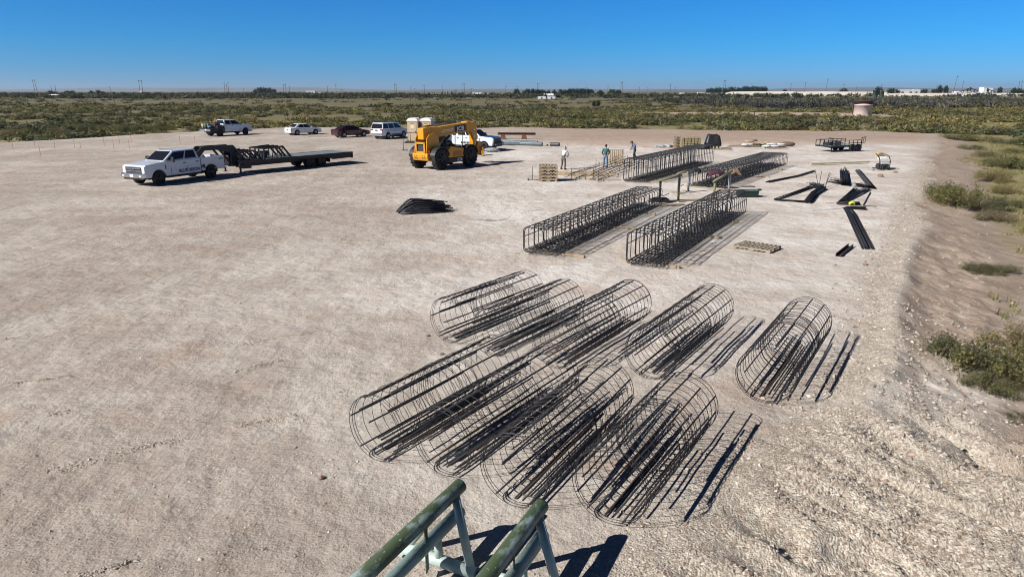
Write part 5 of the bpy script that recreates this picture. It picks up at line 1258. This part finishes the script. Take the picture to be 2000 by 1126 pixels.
toilet_trailer()
def cage_trailer():
    p = at(861, 291); t = thing('cage_trailer', 'tall black slatted cage trailer between the toilets and the dark-hooded pickup', 'trailer', p + Vector((.2, 1.5, 0)), R(-5)); K = BLK
    MB().box((0, 0, .75), (2.6, 1.8, .12)).build('deck', K, t); mb = MB()
    for y in (-.9, .9):
        for z in (.9, 1.7, 2.78): mb.bar((-1.3, y, z), (1.3, y, z), .06, .06)
        for k in range(12): x = -1.3 + 2.6 * k / 11; mb.bar((x, y, .8), (x, y, 2.78), .055, .05)
    for x in (-1.3, 1.3):
        for k in range(5): mb.bar((x, -.9 + .45 * k, .8), (x, -.9 + .45 * k, 2.78), .05, .05)
        mb.bar((x, -.9, 2.78), (x, .9, 2.78), .06, .06)
    mb.build('slatted_side', K, t); MB().box((.2, .3, 1.9), (.6, .8, 1.0)).build('machine', K, t)
    for s in (-1, 1): wheel(t, 0, s * 1.0, .36, .22, 'dark')
cage_trailer()
tag(MB().ell((0, 0, .22), .8, .35, .24, 14, 8).build('grey_bag', mat('grey_cloth', (.30, .33, .34), .7, 0, .4, 5), None, at(961, 297)), 'grey covered bundle on the ground beside the dark-hooded pickup\'s front wheel', 'bundle')
tag(MB().box((0, 0, .2), (1.3, .5, .4)).build('tool_case', BLK, None, at(928, 298), .03), 'black case on the ground by the telehandler forks', 'case')
# survey stakes on the left
STK = mat('pink_stake', (.42, .20, .15), .7)
for i, (px, py, h_) in enumerate([(26, 293, .95), (69, 290, .8), (80, 307, 1.1), (108, 292, 1.15), (146, 289, .95), (158, 291, .8), (204, 285, 1.0), (223, 294, 1.1), (234, 281, .9), (253, 290, .95), (257, 279, .9), (352, 281, 1.0), (381, 278, .8)]):
    p = at(px, py); o = MB().box((0, 0, h_ / 2), (.035, .025, h_), ry=.03 * math.sin(px)).build('survey_stake', STK, None, p)
    tag(o, 'thin pink survey stake on the left of the pad, %s from the left' % (LFN[i] if i < 16 else ''), 'stake', 'pink survey stakes')
# ---------------------------------------------------------------- people: one skinned body each, clothes as children
def skinned(pts, edges, rad, root, sub=1):
    me = bpy.data.meshes.new('tmp'); me.from_pydata([tuple(p) for p in pts], edges, []); o = bpy.data.objects.new('tmp', me); C.objects.link(o)
    o.modifiers.new('s', 'SKIN'); sl_ = me.skin_vertices[0].data
    for i, r in enumerate(rad): sl_[i].radius = (r, r) if not isinstance(r, tuple) else r; sl_[i].use_root = (i == root)
    ss = o.modifiers.new('u', 'SUBSURF'); ss.levels = sub; ss.render_levels = sub
    dg = bpy.context.evaluated_depsgraph_get(); dg.update(); m2 = bpy.data.meshes.new_from_object(o.evaluated_get(dg))
    V = [tuple(v.co) for v in m2.vertices]; F = [tuple(p.vertices) for p in m2.polygons]; bpy.data.objects.remove(o); return V, F
SKIN = mat('skin', (.36, .20, .13), .55); BOOT = mat('brown_boot', (.10, .06, .035), .7); HAIR = mat('dark_hair', (.02, .015, .012), .7)
def person(label, loc, rz, J, shirt, trouser, hat, hatcol, extra=None):
    """J: joints in metres, local +X is where the person faces"""
    t = None; n = ['pelvis', 'waist', 'chest', 'neck', 'head', 'shl', 'ell', 'wrl', 'shr', 'elr', 'wrr', 'hpl', 'knl', 'anl', 'tol', 'hpr', 'knr', 'anr', 'tor']
    P = [Vector(J[k]) for k in n]; ix = {k: i for i, k in enumerate(n)}
    E_ = [('pelvis', 'waist'), ('waist', 'chest'), ('chest', 'neck'), ('neck', 'head'), ('chest', 'shl'), ('shl', 'ell'), ('ell', 'wrl'), ('chest', 'shr'), ('shr', 'elr'), ('elr', 'wrr'),
          ('pelvis', 'hpl'), ('hpl', 'knl'), ('knl', 'anl'), ('anl', 'tol'), ('pelvis', 'hpr'), ('hpr', 'knr'), ('knr', 'anr'), ('anr', 'tor')]
    rad = dict(pelvis=.13, waist=.12, chest=.145, neck=.06, head=.075, shl=.062, ell=.045, wrl=.03, shr=.062, elr=.045, wrr=.03, hpl=.09, knl=.062, anl=.045, tol=.035, hpr=.09, knr=.062, anr=.045, tor=.035)
    thin = dict(pelvis=.7, waist=.7, chest=.6, shl=.55, shr=.55, hpl=.75, hpr=.75, knl=.8, knr=.8, ell=.7, elr=.7)
    V, F = skinned(P, [(ix[a], ix[b]) for a, b in E_], [rad[k] * thin.get(k, 1) for k in n], 0)
    mb = MB().add(V, F, True); H = P[ix['head']]; nk = P[ix['neck']]; up = (H - nk).normalized(); fw = Vector(J.get('look', (1, 0, 0))).normalized()
    c = H + up * .03; mb.ell(c, .098, .080, .122, 14, 10)
    rt = fw.cross(up).normalized(); mb.ell(c + fw * .10 - up * .01, .018, .014, .022, 8, 6); mb.ell(c + fw * .092 - up * .055, .012, .025, .008, 8, 6)
    for s in (-1, 1): mb.ell(c + fw * .088 + rt * s * .032 + up * .02, .010, .014, .009, 8, 6); mb.ell(c + rt * s * .080, .02, .012, .03, 8, 6)
    for sd in ('l', 'r'):                                                # palm, four fingers and a thumb
        w_ = P[ix['wr' + sd]]; d = (w_ - P[ix['el' + sd]]).normalized(); a, b = frame_of(d); s = 1 if sd == 'l' else -1
        mb.tube([w_, w_ + d * .05, w_ + d * .085], [.030, .038, .036], 8)
        for k in range(4):
            o = a * (.024 * (k - 1.5)); ln = (.062, .075, .078, .058)[k]; q = w_ + d * .08 + o; mb.tube([q, q + d * ln * .5 + b * .012, q + d * ln * .85 + b * .035], [.0095, .009, .007], 6)
        q = w_ + d * .03 + a * s * .034; mb.tube([q, q + d * .03 + a * s * .03 + b * .01, q + d * .06 + a * s * .035 + b * .02], [.011, .010, .008], 6)
    body = mb.build('person', SKIN, None, loc); body.rotation_euler = (0, 0, rz); body.scale = (1.03,) * 3; tag(body, label, 'person')
    def cloth_(keys, edges, add, m_, name, root, over=None):
        k2 = keys; pt = [P[ix[k]].copy() for k in k2]; rr = [rad[k] + add for k in k2]
        if over:
            for k, (f, r_) in over.items():
                a_, b_ = f; pt[k2.index(k)] = P[ix[a_]].lerp(P[ix[b_]], r_)
        V, F = skinned(pt, [(k2.index(a), k2.index(b)) for a, b in edges], rr, k2.index(root)); MB().add(V, F, True).build(name, m_, body)
    cloth_(['pelvis', 'waist', 'chest', 'neck', 'shl', 'ell', 'wrl', 'shr', 'elr', 'wrr'], [('pelvis', 'waist'), ('waist', 'chest'), ('chest', 'neck'), ('chest', 'shl'), ('shl', 'ell'), ('ell', 'wrl'), ('chest', 'shr'), ('shr', 'elr'), ('elr', 'wrr')], .022, shirt, 'shirt', 'chest', {'neck': (('chest', 'neck'), .7), 'wrl': (('ell', 'wrl'), .9), 'wrr': (('elr', 'wrr'), .9), 'pelvis': (('pelvis', 'waist'), .45)})
    cloth_(['waist', 'pelvis', 'hpl', 'knl', 'anl', 'hpr', 'knr', 'anr'], [('waist', 'pelvis'), ('pelvis', 'hpl'), ('hpl', 'knl'), ('knl', 'anl'), ('pelvis', 'hpr'), ('hpr', 'knr'), ('knr', 'anr')], .020, trouser, 'trousers', 'pelvis', {'waist': (('pelvis', 'waist'), .5)})
    for sd in ('l', 'r'):
        a_, b_ = P[ix['an' + sd]], P[ix['to' + sd]]; MB().tube([a_ + Vector((0, 0, .10)), a_ - Vector((.03, 0, .03)), (a_ + b_) / 2 - Vector((0, 0, .01)), b_], [.060, .062, .055, .045], 10).build('boot', BOOT, body)
    q = P[ix['waist']].lerp(P[ix['pelvis']], .42); MB().lathe([(.152, -.02), (.158, 0), (.152, .02)], 18, q).build('belt', BOOT, body)
    MB().ell(c - fw * .015 + up * .012, .102, .088, .118, 14, 10).build('hair', HAIR, body) if False else MB().ell(c - fw * .022 + up * .008, .096, .086, .114, 14, 10).build('hair', HAIR, body)
    hm = mat('hat_' + hat + label[:8].replace(' ', '_'), hatcol, .5); hb = MB()
    prof = [(0, .085), (.06, .078), (.098, .045), (.112, 0)] + ([(.145, -.004), (.146, -.012), (.11, -.008)] if hat == 'hard' else [(.11, -.006)])
    hb.lathe(prof, 18, c + up * .055)
    if hat == 'cap': hb.add([c + up * .055 + fw * .09 + rt * .075, c + up * .055 + fw * .09 - rt * .075, c + up * .04 + fw * .185 - rt * .05, c + up * .04 + fw * .185 + rt * .05, c + up * .065 + fw * .09 + rt * .075, c + up * .065 + fw * .09 - rt * .075, c + up * .05 + fw * .185 - rt * .05, c + up * .05 + fw * .185 + rt * .05], [(0, 1, 2, 3), (7, 6, 5, 4), (0, 1, 5, 4), (2, 3, 7, 6), (1, 2, 6, 5), (3, 0, 4, 7)])
    hb.build('hard_hat' if hat == 'hard' else 'cap', hm, body)
    return body
def fabric(n, c): return mat(n, c, .85, 0, .35, 9)
# first man: back and left flank to the camera, bent a little over the mat, hands together in front
J1 = dict(pelvis=(0, 0, .93), waist=(.05, 0, 1.10), chest=(.15, 0, 1.32), neck=(.22, 0, 1.49), head=(.29, 0, 1.60), look=(.9, 0, -.5), shl=(.17, .19, 1.40), ell=(.28, .25, 1.16), wrl=(.46, .12, 1.02), shr=(.17, -.19, 1.40), elr=(.26, -.26, 1.15), wrr=(.44, -.12, 1.0),
          hpl=(0, .10, .88), knl=(.05, .14, .48), anl=(-.03, .17, .09), tol=(.14, .20, .04), hpr=(0, -.10, .88), knr=(.04, -.15, .48), anr=(-.06, -.18, .09), tor=(.11, -.22, .04))
person('person in a white shirt, white hard hat and grey trousers bending beside the pallet stack', at(1100, 331), R(52), J1, fabric('white_shirt', (.62, .64, .66)), fabric('grey_trousers', (.16, .14, .12)), 'hard', (.78, .78, .76))
J2 = dict(pelvis=(0, 0, .95), waist=(0, 0, 1.13), chest=(.02, 0, 1.36), neck=(.04, 0, 1.52), head=(.09, 0, 1.64), look=(.9, 0, -.4), shl=(.02, .20, 1.43), ell=(.06, .28, 1.15), wrl=(.24, .20, 1.0), shr=(.02, -.20, 1.43), elr=(.06, -.28, 1.15), wrr=(.24, -.2, 1.0),
          hpl=(0, .10, .90), knl=(.03, .12, .49), anl=(0, .13, .09), tol=(.16, .17, .04), hpr=(0, -.10, .90), knr=(.03, -.12, .49), anr=(-.02, -.13, .09), tor=(.14, -.17, .04))
person('person in a teal shirt, light blue jeans and brown cap seen from behind', at(1182, 327), R(80), J2, fabric('teal_shirt', (.045, .15, .15)), fabric('light_jeans', (.16, .25, .36)), 'cap', (.12, .07, .05))
J3 = dict(pelvis=(0, 0, .93), waist=(.03, 0, 1.10), chest=(.12, 0, 1.32), neck=(.22, 0, 1.46), head=(.31, 0, 1.53), look=(.7, 0, -.7), shl=(.14, .19, 1.39), ell=(.16, .24, 1.12), wrl=(.34, .14, .98), shr=(.14, -.19, 1.39), elr=(.18, -.25, 1.12), wrr=(.38, -.10, .96),
          hpl=(0, .10, .88), knl=(.16, .12, .50), anl=(.05, .13, .09), tol=(.22, .15, .04), hpr=(0, -.10, .88), knr=(-.06, -.12, .47), anr=(-.28, -.13, .10), tor=(-.12, -.15, .04))
person('person in a blue-grey shirt, dark trousers and tan cap stooping beside the tall cage', at(1239, 313), R(195), J3, fabric('blue_grey_shirt', (.15, .19, .30)), fabric('dark_trousers', (.03, .035, .05)), 'cap', (.22, .12, .07))
# ---------------------------------------------------------------- things on the plain and along the horizon
def H_(px_h, D): return px_h * D / FPX * 1.03
WW = mat('far_white', (.74, .75, .76), .6); GW = mat('far_grey_wall', (.36, .38, .40), .7); DK = mat('far_dark', (.05, .055, .06), .7); POLE = mat('pole_wood', (.10, .085, .075), .8); ROOFG = mat('far_roof', (.42, .43, .44), .5)
ORDW = ['first', 'second', 'third', 'fourth', 'fifth', 'sixth', 'seventh', 'eighth', 'ninth', 'tenth', 'eleventh', 'twelfth', 'thirteenth', 'fourteenth', 'fifteenth', 'sixteenth', 'seventeenth', 'eighteenth', 'nineteenth', 'twentieth']
def pole(px, ytop, D, label, pair=0, arms=1, lean=0, th=None, group=None):
    p = far_at(px, D); ybase = 178 + FPX * CAM_H / D * 1.0; h = max(5, H_(ybase - ytop, D)); w_ = th or max(.16, D * .00034)
    t = thing('utility_pole', label, 'utility pole', p, 0, group); gap = H_(pair, D)
    for k in ((0,) if not pair else (-.5, .5)): MB().tube([(k * gap, 0, -1), (k * gap + lean * h, 0, h)], [w_, w_ * .7], 6).build('pole', POLE, t)
    if arms:
        a = max(1.2, gap * .8); MB().bar((-a + lean * h, 0, h * .93), (a + lean * h, 0, h * .93), w_ * 1.3, w_ * 1.3).build('crossarm', POLE, t)
    return t
far_poles = [(72, 157, 1200, 4, -.06), (102, 168, 1500, 0, 0), (110, 168, 1500, 0, 0), (277, 158, 1500, 5, 0), (440, 162, 1500, 0, 0), (444, 165, 1500, 0, 0), (447, 162, 1500, 0, .02), (557, 165, 1500, 4, 0), (566, 169, 1600, 0, 0),
             (640, 169, 1600, 0, 0), (657, 165, 1100, 0, 0), (773, 165, 1400, 3, 0), (803, 170, 1500, 0, 0), (829, 167, 1100, 0, 0), (864, 168, 1400, 0, 0), (906, 164, 1400, 3, 0), (988, 169, 1300, 0, 0), (1051, 164, 1300, 3, 0), (1187, 168, 1300, 0, 0), (1213.5, 161, 1100, 2.5, 0)]
for i, (px, yt, D, pr, ln) in enumerate(far_poles): pole(px, yt, D, '%spower pole on the horizon, %s from the left' % ('double ' if pr else 'tall thin ', ORDW[i]), pr, 1, ln, None, 'power poles along the horizon, left and middle')
fr = [(1248, 170, 1500, 0, 0), (1308.5, 165, 1300, 0, 0), (1318, 171, 1600, 0, 0), (1414, 158, 1500, 3, 0), (1543, 164, 1300, 0, 0), (1570.5, 162, 1200, 0, .01), (1611, 155, 1000, 0, .07), (1646, 165, 1200, 0, 0), (1860, 150, 1000, 0, .10), (1876, 160, 1000, 0, .05), (1987, 160, 1500, 0, 0), (1992, 160, 1500, 0, 0)]
for i, (px, yt, D, pr, ln) in enumerate(fr): pole(px, yt, D, '%spower pole on the right half of the horizon, %s of that row' % ('double ' if pr else 'tall ', ORDW[i]), pr, 1, ln, None, 'power poles along the horizon, right half')
for i, (px, yt, yb) in enumerate([(505, 175, 200), (668, 173, 199), (811, 172, 197), (921, 172, 198), (1010, 168, 196), (1145, 170, 191), (1264, 170, 190), (1377, 178, 190)]):
    D = FPX * CAM_H / (yb - 178) * 1.0; pole(px, yt, D, 'slim pole standing in the field in front of the horizon, %s of eight' % ORDW[i], 0, 1, .01, .09, 'slim poles in the field')
pole(229, 168, 265, 'leaning thin pole in the field above the left bushes', 0, 0, -.22, .10); pole(481, 171, 300, 'thin upright pole in the field right of the rusty frame', 0, 0, -.05, .09)
pole(1717, 165, 470, 'pale post beside the two green tanks', 0, 0, .03, .22); pole(1692, 177, 400, 'short dark post in front of the pale embankment', 0, 0, 0, .25); pole(1668, 168, 420, 'leaning thin pole left of the pale round tank', 0, 0, .05, .10)
def gate_frame(px, yb, w_, h_, label):
    D = FPX * CAM_H / (yb - 178); p = far_at(px, D); t = thing('gate_frame', label, 'frame', p); W_ = H_(w_, D); h = H_(h_, D); m_ = mat('rusty_frame', (.10, .05, .035), .85)
    for s in (-1, 1): MB().tube([(s * W_ / 2, 0, -.3), (s * W_ / 2, 0, h)], .14, 6).build('post', m_, t)
    MB().tube([(-W_ / 2, 0, h * .97), (W_ / 2, 0, h * .97)], .1, 6).build('crossbar', m_, t)
gate_frame(382, 207, 20, 15, 'rusty goal-shaped pipe frame in the field on the left'); gate_frame(1468, 220, 10, 8, 'small dark wooden frame by the dirt track on the right')
def hut(px, w_, h_, D, label, m_=WW, rm=ROOFG, roof=.25, depth=.7, doors=1, cat='building', name='building', lift=0):
    p = far_at(px, D); W_ = H_(w_, D); h = H_(h_, D); t = thing(name, label, cat, p, 0); d_ = max(3, W_ * depth); hw = h * (1 - roof)
    MB().box((0, 0, hw / 2 - .2), (W_, d_, hw + .4)).build('wall', m_, t)
    MB().prism([(-d_ / 2 * 1.06, hw), (0, h), (d_ / 2 * 1.06, hw), (d_ / 2 * 1.06, hw - .15), (-d_ / 2 * 1.06, hw - .15)], -W_ / 2 * 1.03, W_ / 2 * 1.03, 'X').build('roof', rm, t)
    for k in range(doors): MB().box((-W_ / 2 + W_ * (k + .5) / doors, -d_ / 2 - .04, hw * .38), (W_ * .16 / max(1, doors / 2), .08, hw * .72)).build('door', DK, t)
    return t
def BD(yb): return FPX * CAM_H / (yb - 178)
hut(107, 17, 7, BD(190), 'small teal shed alone in the field at far left', mat('teal_wall', (.05, .12, .14), .6), WW, .2, .5, 1, 'shed', 'shed')
hut(276.5, 4, 6, 1500, 'tiny white tower-like building under the double poles at far left'); hut(608, 17, 6, 1400, 'white flat warehouse on the horizon, left of centre', WW, WW, .1, .6, 2); hut(623, 11, 4, 1400, 'lower white shed touching the white warehouse', WW, ROOFG); hut(545, 12, 3, 1500, 'low dark roofed shed right of the left tree clump', DK, DK)
hut(850, 15, 5, BD(187), 'small white cabin in the field above the white wagon', WW, WW, .15, .5, 3); hut(932, 18, 6, BD(186.5), 'white gabled barn in the field above the telehandler', WW, WW, .35, .8, 1); hut(950, 9, 5, BD(186.3), 'grey side shed of the white gabled barn', GW, GW)
hut(1071, 18, 7, BD(189), 'house with a bright white roof in front of the dark trees', GW, WW, .4, .6, 2, 'house', 'house'); hut(1058, 14, 4.5, BD(191), 'low white trailer home left of the white-roofed house', WW, WW, .1, .4, 1); hut(1077, 14, 5, BD(191), 'low white wall-sided cabin in front of the white-roofed house', WW, ROOFG, .2, .4, 1)
for i, (px, w_) in enumerate([(968, 6), (976, 7), (985, 6), (993, 7), (1001, 5)]):
    p = far_at(px, 830); t = thing('parked_truck', 'tiny dark parked truck beside the gabled barn, %s from the left' % ORDW[i], 'truck', p, 0, 'dark trucks parked by the far barn'); W_ = H_(w_, 830)
    MB().box((0, 0, 1.2), (W_, 2.4, 1.2)).build('body', DK, t, None, .1); MB().box((-W_ * .2, 0, 2.2), (W_ * .4, 2.2, 1.1)).build('cab', DK, t, None, .1); MB().tube([(-W_ * .3, -1.3, .5), (-W_ * .3, 1.3, .5)], .5, 8).build('wheel', TYRE, t); MB().tube([(W_ * .3, -1.3, .5), (W_ * .3, 1.3, .5)], .5, 8).build('wheel', TYRE, t)
hut(958, 12, 3, 1000, 'low pale building between the barn and dark trees', WW); hut(1332, 8, 3, 1500, 'little white hut in the gap between the tree groups', WW); hut(1368, 12, 4, 1400, 'white shed just left of the right tree group', WW, WW, .15); hut(1389, 17, 4, 1150, 'long white roofed shed at the left foot of the right tree group', WW, WW, .15, .5)
hut(1406, 9, 4, 1120, 'small grey-roofed house at the left end of the pale embankment', mat('cream_wall', (.5, .46, .38), .8), ROOFG, .35, .6, 1, 'house', 'house'); hut(1511, 20, 4, 1600, 'white long building right of the right tree group', WW, WW, .1); hut(1535, 9, 4, 1500, 'white shed beside the long white building', WW)
for i, (px, w_, h_, D) in enumerate([(1558, 6, 3, 1400), (1596, 6, 3, 1300), (1645, 20, 4, 1250), (1683, 8, 4, 1200), (1703, 9, 5, 1200), (1733, 14, 4, 1200), (1752, 16, 4, 1000), (1765, 30, 8, 1500), (1788, 12, 9, 1500), (1812, 8, 3, 1300), (1850, 24, 5, 1100), (1872, 18, 6, 1300), (1888, 10, 7, 1200), (1906, 12, 6, 1100), (1962, 12, 4, 1200), (1990, 18, 4, 1100)]):
    hut(px, w_, h_, D, 'pale low building behind the embankment, %s of that row from the left' % ORDW[i], WW if i % 3 else mat('cream_wall', (.5, .46, .38), .8), WW if i % 2 else ROOFG, .2, .6, 1 + i % 2)
hut(1924, 17, 13, 1400, 'tall white boxy building, the highest on the right horizon', WW, WW, .04, .8, 1)
def tank(px, yb, w_, h_, label, m_, rz=0, dome=.12, rings=0, D=None):
    D = D or BD(yb); p = far_at(px, D); r_ = H_(w_, D) / 2; h = H_(h_, D); t = thing('storage_tank', label, 'storage tank', p)
    MB().lathe([(r_ * 1.0, -.4), (r_, h * (1 - dome)), (r_ * 1.01, h * (1 - dome)), (r_ * .5, h * (1 - dome * .25)), (.01, h)], 32).build('shell', m_, t)
    MB().lathe([(r_ * 1.015, h * (1 - dome) - .1), (r_ * 1.03, h * (1 - dome)), (r_ * 1.0, h * (1 - dome) + .08)], 32).build('rim', m_, t)
    for k in range(rings): MB().lathe([(r_, h * (.2 + .25 * k)), (r_ * 1.01, h * (.2 + .25 * k) + .05), (r_, h * (.2 + .25 * k) + .1)], 28).build('band', m_, t)
    MB().box((r_ * .3, -r_ * .97, .5), (.7, .3, .7)).build('hatch', DK, t); return t
tank(1684.5, 220, 31, 22, 'pale pinkish round tank standing on the plain at right', mat('pinkish_tank', (.62, .50, .47), .7, 0, .18, .8), 0, .1)
tank(1683.5, 217, 32, 25, 'dark rusty round tank just behind the pale pinkish tank', mat('rust_red_tank', (.085, .035, .03), .8, 0, .6, 1.2), 0, .05)
tank(1708, 183, 8, 15, 'left of the two dark green upright tanks', mat('green_tank', (.05, .09, .08), .5), D=700); tank(1721, 183, 8, 13, 'right of the two dark green upright tanks', mat('green_tank', (.05, .09, .08), .5), D=700)
for i, px in enumerate((864, 873, 881)): tank(px, 184, 3, 7, 'small beige tank in the far field, %s of three' % ORDW[i], mat('beige_tank', (.5, .44, .33), .6), D=1250)
def pumpjack(px, yb, h_, label, flip=1):
    D = BD(yb); p = far_at(px, D); h = H_(h_, D); t = thing('pumpjack', label, 'pumpjack', p, 0, 'oil pumpjacks'); t.scale = (flip, 1, 1); K = mat('pumpjack_black', (.03, .03, .035), .6)
    MB().box((0, 0, .4), (h * .9, 2, .8)).build('base', K, t)
    for s in (-1, 1): MB().bar((s * h * .22, 0, .5), (0, 0, h * .72), .35, .35).build('post', K, t)
    MB().bar((-h * .42, 0, h * .62), (h * .40, 0, h * .86), .5, .6).build('walking_beam', K, t); MB().prism([(h * .36, h * .62), (h * .50, h * .70), (h * .48, h * .98), (h * .36, h * .95)], -.4, .4).build('horse_head', K, t)
    MB().box((-h * .38, 0, h * .22), (h * .26, 1.6, h * .38)).build('counterweight', K, t); MB().tube([(h * .45, 0, .2), (h * .45, 0, h * .65)], .08, 6).build('rod', K, t)
pumpjack(1880, 189, 17, 'left of the three oil pumpjacks on the right horizon'); pumpjack(1901, 189, 19, 'middle oil pumpjack of the three on the right horizon', -1); pumpjack(1934, 189, 17, 'right of the three oil pumpjacks, under the tall white building', -1)
pumpjack(887, 184.5, 9, 'tiny oil pumpjack in the far field above the telehandler')
# trees: trunk, limbs and a crown of leaf faces
def tree_protos(k, col, tall):
    T, B, K = bush_arrays(900, 0, 900 + k, leaf=.085, spread=.62); T = T.copy()
    T[..., 2] = .10 + T[..., 2] * .92; T[..., :2] *= (.8 if tall else 1.0)
    cc = np.array(col)[None] * B[:, None]; c = np_mesh('crown', T.reshape(-1, 3), np.arange(len(T) * 3).reshape(-1, 3), leaf_mat(), np.repeat(cc, 3, axis=0)); me = c.data; bpy.data.objects.remove(c)
    mb = MB().tube([(0, 0, -.05), (.01, 0, .25), (0, .02, .6)], [.035, .028, .012], 7); r = random.Random(k)
    for j in range(5): a = r.random() * 6.28; mb.tube([(0, 0, .22 + .06 * j), (.2 * math.cos(a), .2 * math.sin(a), .42 + .07 * j)], [.015, .006], 5)
    m2 = mb.mesh('trunk'); m2.materials.append(mat('bark', (.10, .08, .06), .9)); return me, m2
TP = [tree_protos(k, [(.030, .045, .022), (.038, .055, .026), (.026, .040, .024), (.045, .058, .030)][k % 4], k % 2) for k in range(5)]
def tree(px, ytop, w_, D, k, label, group):
    p = far_at(px, D); yb = 178 + FPX * CAM_H / D; h = H_(yb - ytop, D); t = thing('tree', label, 'tree', p, px * .7, group); c, tr = TP[k]; w2 = H_(w_, D) / 2 / (.62 if k % 2 == 0 else .5)
    o = link('crown', c, None, t); q = link('trunk', tr, None, t); o.scale = (w2, w2, h); q.scale = (h, h, h)
TG = {'tree clump on the left horizon': [(500, 171, 9, 1300), (507, 168, 9, 1300), (514, 167, 8, 1320), (521, 169, 9, 1310), (528, 169, 8, 1300), (536, 171, 9, 1290)],
      'tree grove behind the white-roofed house': [(1009, 170, 10, 1000), (1023, 174, 7, 1000), (1030, 170, 11, 1010), (1040, 170, 10, 1000), (1051, 171, 9, 1020), (1060, 172, 9, 1030), (1071, 173, 8, 1030), (1083, 172, 9, 1000), (1095, 171, 10, 1020), (1105, 172, 10, 1010), (1114, 169, 10, 1020), (1124, 169, 12, 1000), (1135, 169, 12, 1010), (1145, 170, 13, 1000), (1153, 171, 12, 1000)],
      'round trees right of the grove': [(1173, 173, 14, 1000), (1196, 171, 12, 1010), (1207, 172, 10, 1000), (1190, 176, 7, 1000)],
      'big dark tree group on the right horizon': [(1387, 169, 13, 1450), (1400, 168, 16, 1450), (1416, 169, 15, 1460), (1430, 167, 17, 1450), (1444, 168, 14, 1440), (1456, 165, 14, 1450), (1468, 165, 16, 1450), (1480, 166, 15, 1440), (1492, 166, 14, 1450)],
      'scattered trees on the right horizon': [(1532, 172, 8, 1500), (1648, 170, 14, 1400), (1712, 165, 11, 760), (1720, 167, 8, 770), (1739, 169, 13, 1100), (1750, 171, 9, 1100), (1804, 171, 10, 1100), (1834, 163, 9, 1000), (1846, 164, 8, 1000), (1826, 171, 14, 1000), (1951, 167, 7, 1100), (1980, 168, 13, 1000), (1990, 169, 12, 1010)],
      'lone trees in the far left field': [(180, 173, 8, 760), (193, 173, 10, 760), (202, 175, 9, 770), (220, 180, 8, 780), (100, 174, 16, 1000), (132, 174, 8, 1300), (142, 174, 9, 1300), (340, 184, 9, 900), (700, 178, 10, 1000), (785, 178, 16, 1050)],
      'dark shrubby trees in the middle field': [(1160, 190, 7, 290), (1168, 190, 7, 292), (1456, 186, 9, 520), (312, 196, 16, 300), (755, 194, 12, 330), (1705, 0, 0, 0)]}
for gname, L_ in TG.items():
    L_ = [q for q in L_ if q[2]]; od = sorted(q[0] for q in L_)
    for q in L_: tree(q[0], q[1] + 1.5, q[2], q[3], (int(q[0]) % 3) * 2 if 'big' in gname or 'grove' in gname else int(q[0]) % 5, '%s from the left of the %s' % (ORDW[od.index(q[0])], gname), gname)
# pale embankment and strips of bare caliche
def embankment():
    r = np.random.default_rng(4); pts = []
    xs = np.linspace(1412, 2100, 160); V = []; F = []
    for i, px in enumerate(xs):
        D = 1000 - (px - 1412) * .15; p = far_at(px, D); k = min(1, (px - 1412) / 25); h = (5.2 if px < 1730 else 3.2) * k * (.9 + .2 * vnoise(np.array([px * .05]), np.array([3.]))[0])
        V += [(p.x, D - 12, -1), (p.x, D - 2 * k, h), (p.x, D + 25, h), (p.x, D + 45, -1)]
    for i in range(len(xs) - 1):
        for j in range(3): F.append((i * 4 + j, (i + 1) * 4 + j, (i + 1) * 4 + j + 1, i * 4 + j + 1))
    MB().add(V, F).build('embankment', mat('pale_caliche', (.55, .50, .43), .95, 0, .18, .05))['kind'] = 'structure'
embankment()
def ridge(D, h, amp, seed, x0, x1, name):
    V = []; F = []; xs = np.linspace(x0, x1, 240)
    hh = h * (.35 + fbm(xs * .00025 + seed, xs * 0 + seed, 4)) * np.clip((xs - x0) / 2500, 0, 1) * np.clip((x1 - xs) / 2500, 0, 1)
    for x, a in zip(xs, hh): V += [(x, D - 900, -12), (x, D - 120, a * .8), (x, D, a), (x, D + 500, -12)]
    for i in range(len(xs) - 1):
        for j in range(3): F.append((i * 4 + j, (i + 1) * 4 + j, (i + 1) * 4 + j + 1, i * 4 + j + 1))
    MB().add(V, F, True).build(name, mat('far_ridge', (.17, .145, .12), .95, 0, .4, .0012))['kind'] = 'structure'
ridge(15000, 75, 1, 3, -13000, -1500, 'hills'); ridge(12500, 42, 1, 9, -3500, 6500, 'hills'); ridge(14500, 70, 1, 21, 3500, 13000, 'hills')
# the dry air between here and the horizon
hb = MB().box((0, 8500, 62.5), (28600, 17800, 195)).mesh('haze')
hm_ = bpy.data.materials.new('haze_air'); hm_.use_nodes = True; tt = hm_.node_tree; tt.nodes.clear(); out = tt.nodes.new('ShaderNodeOutputMaterial'); pv = tt.nodes.new('ShaderNodeVolumePrincipled')
pv.inputs['Color'].default_value = (.62, .76, .92, 1); pv.inputs['Density'].default_value = .00005; pv.inputs['Anisotropy'].default_value = .2; tt.links.new(pv.outputs[0], out.inputs['Volume'])
hz_o = link('haze', hb, hm_); tag(hz_o, 'thin blue haze of dry air over the plain', None, None, 'stuff')
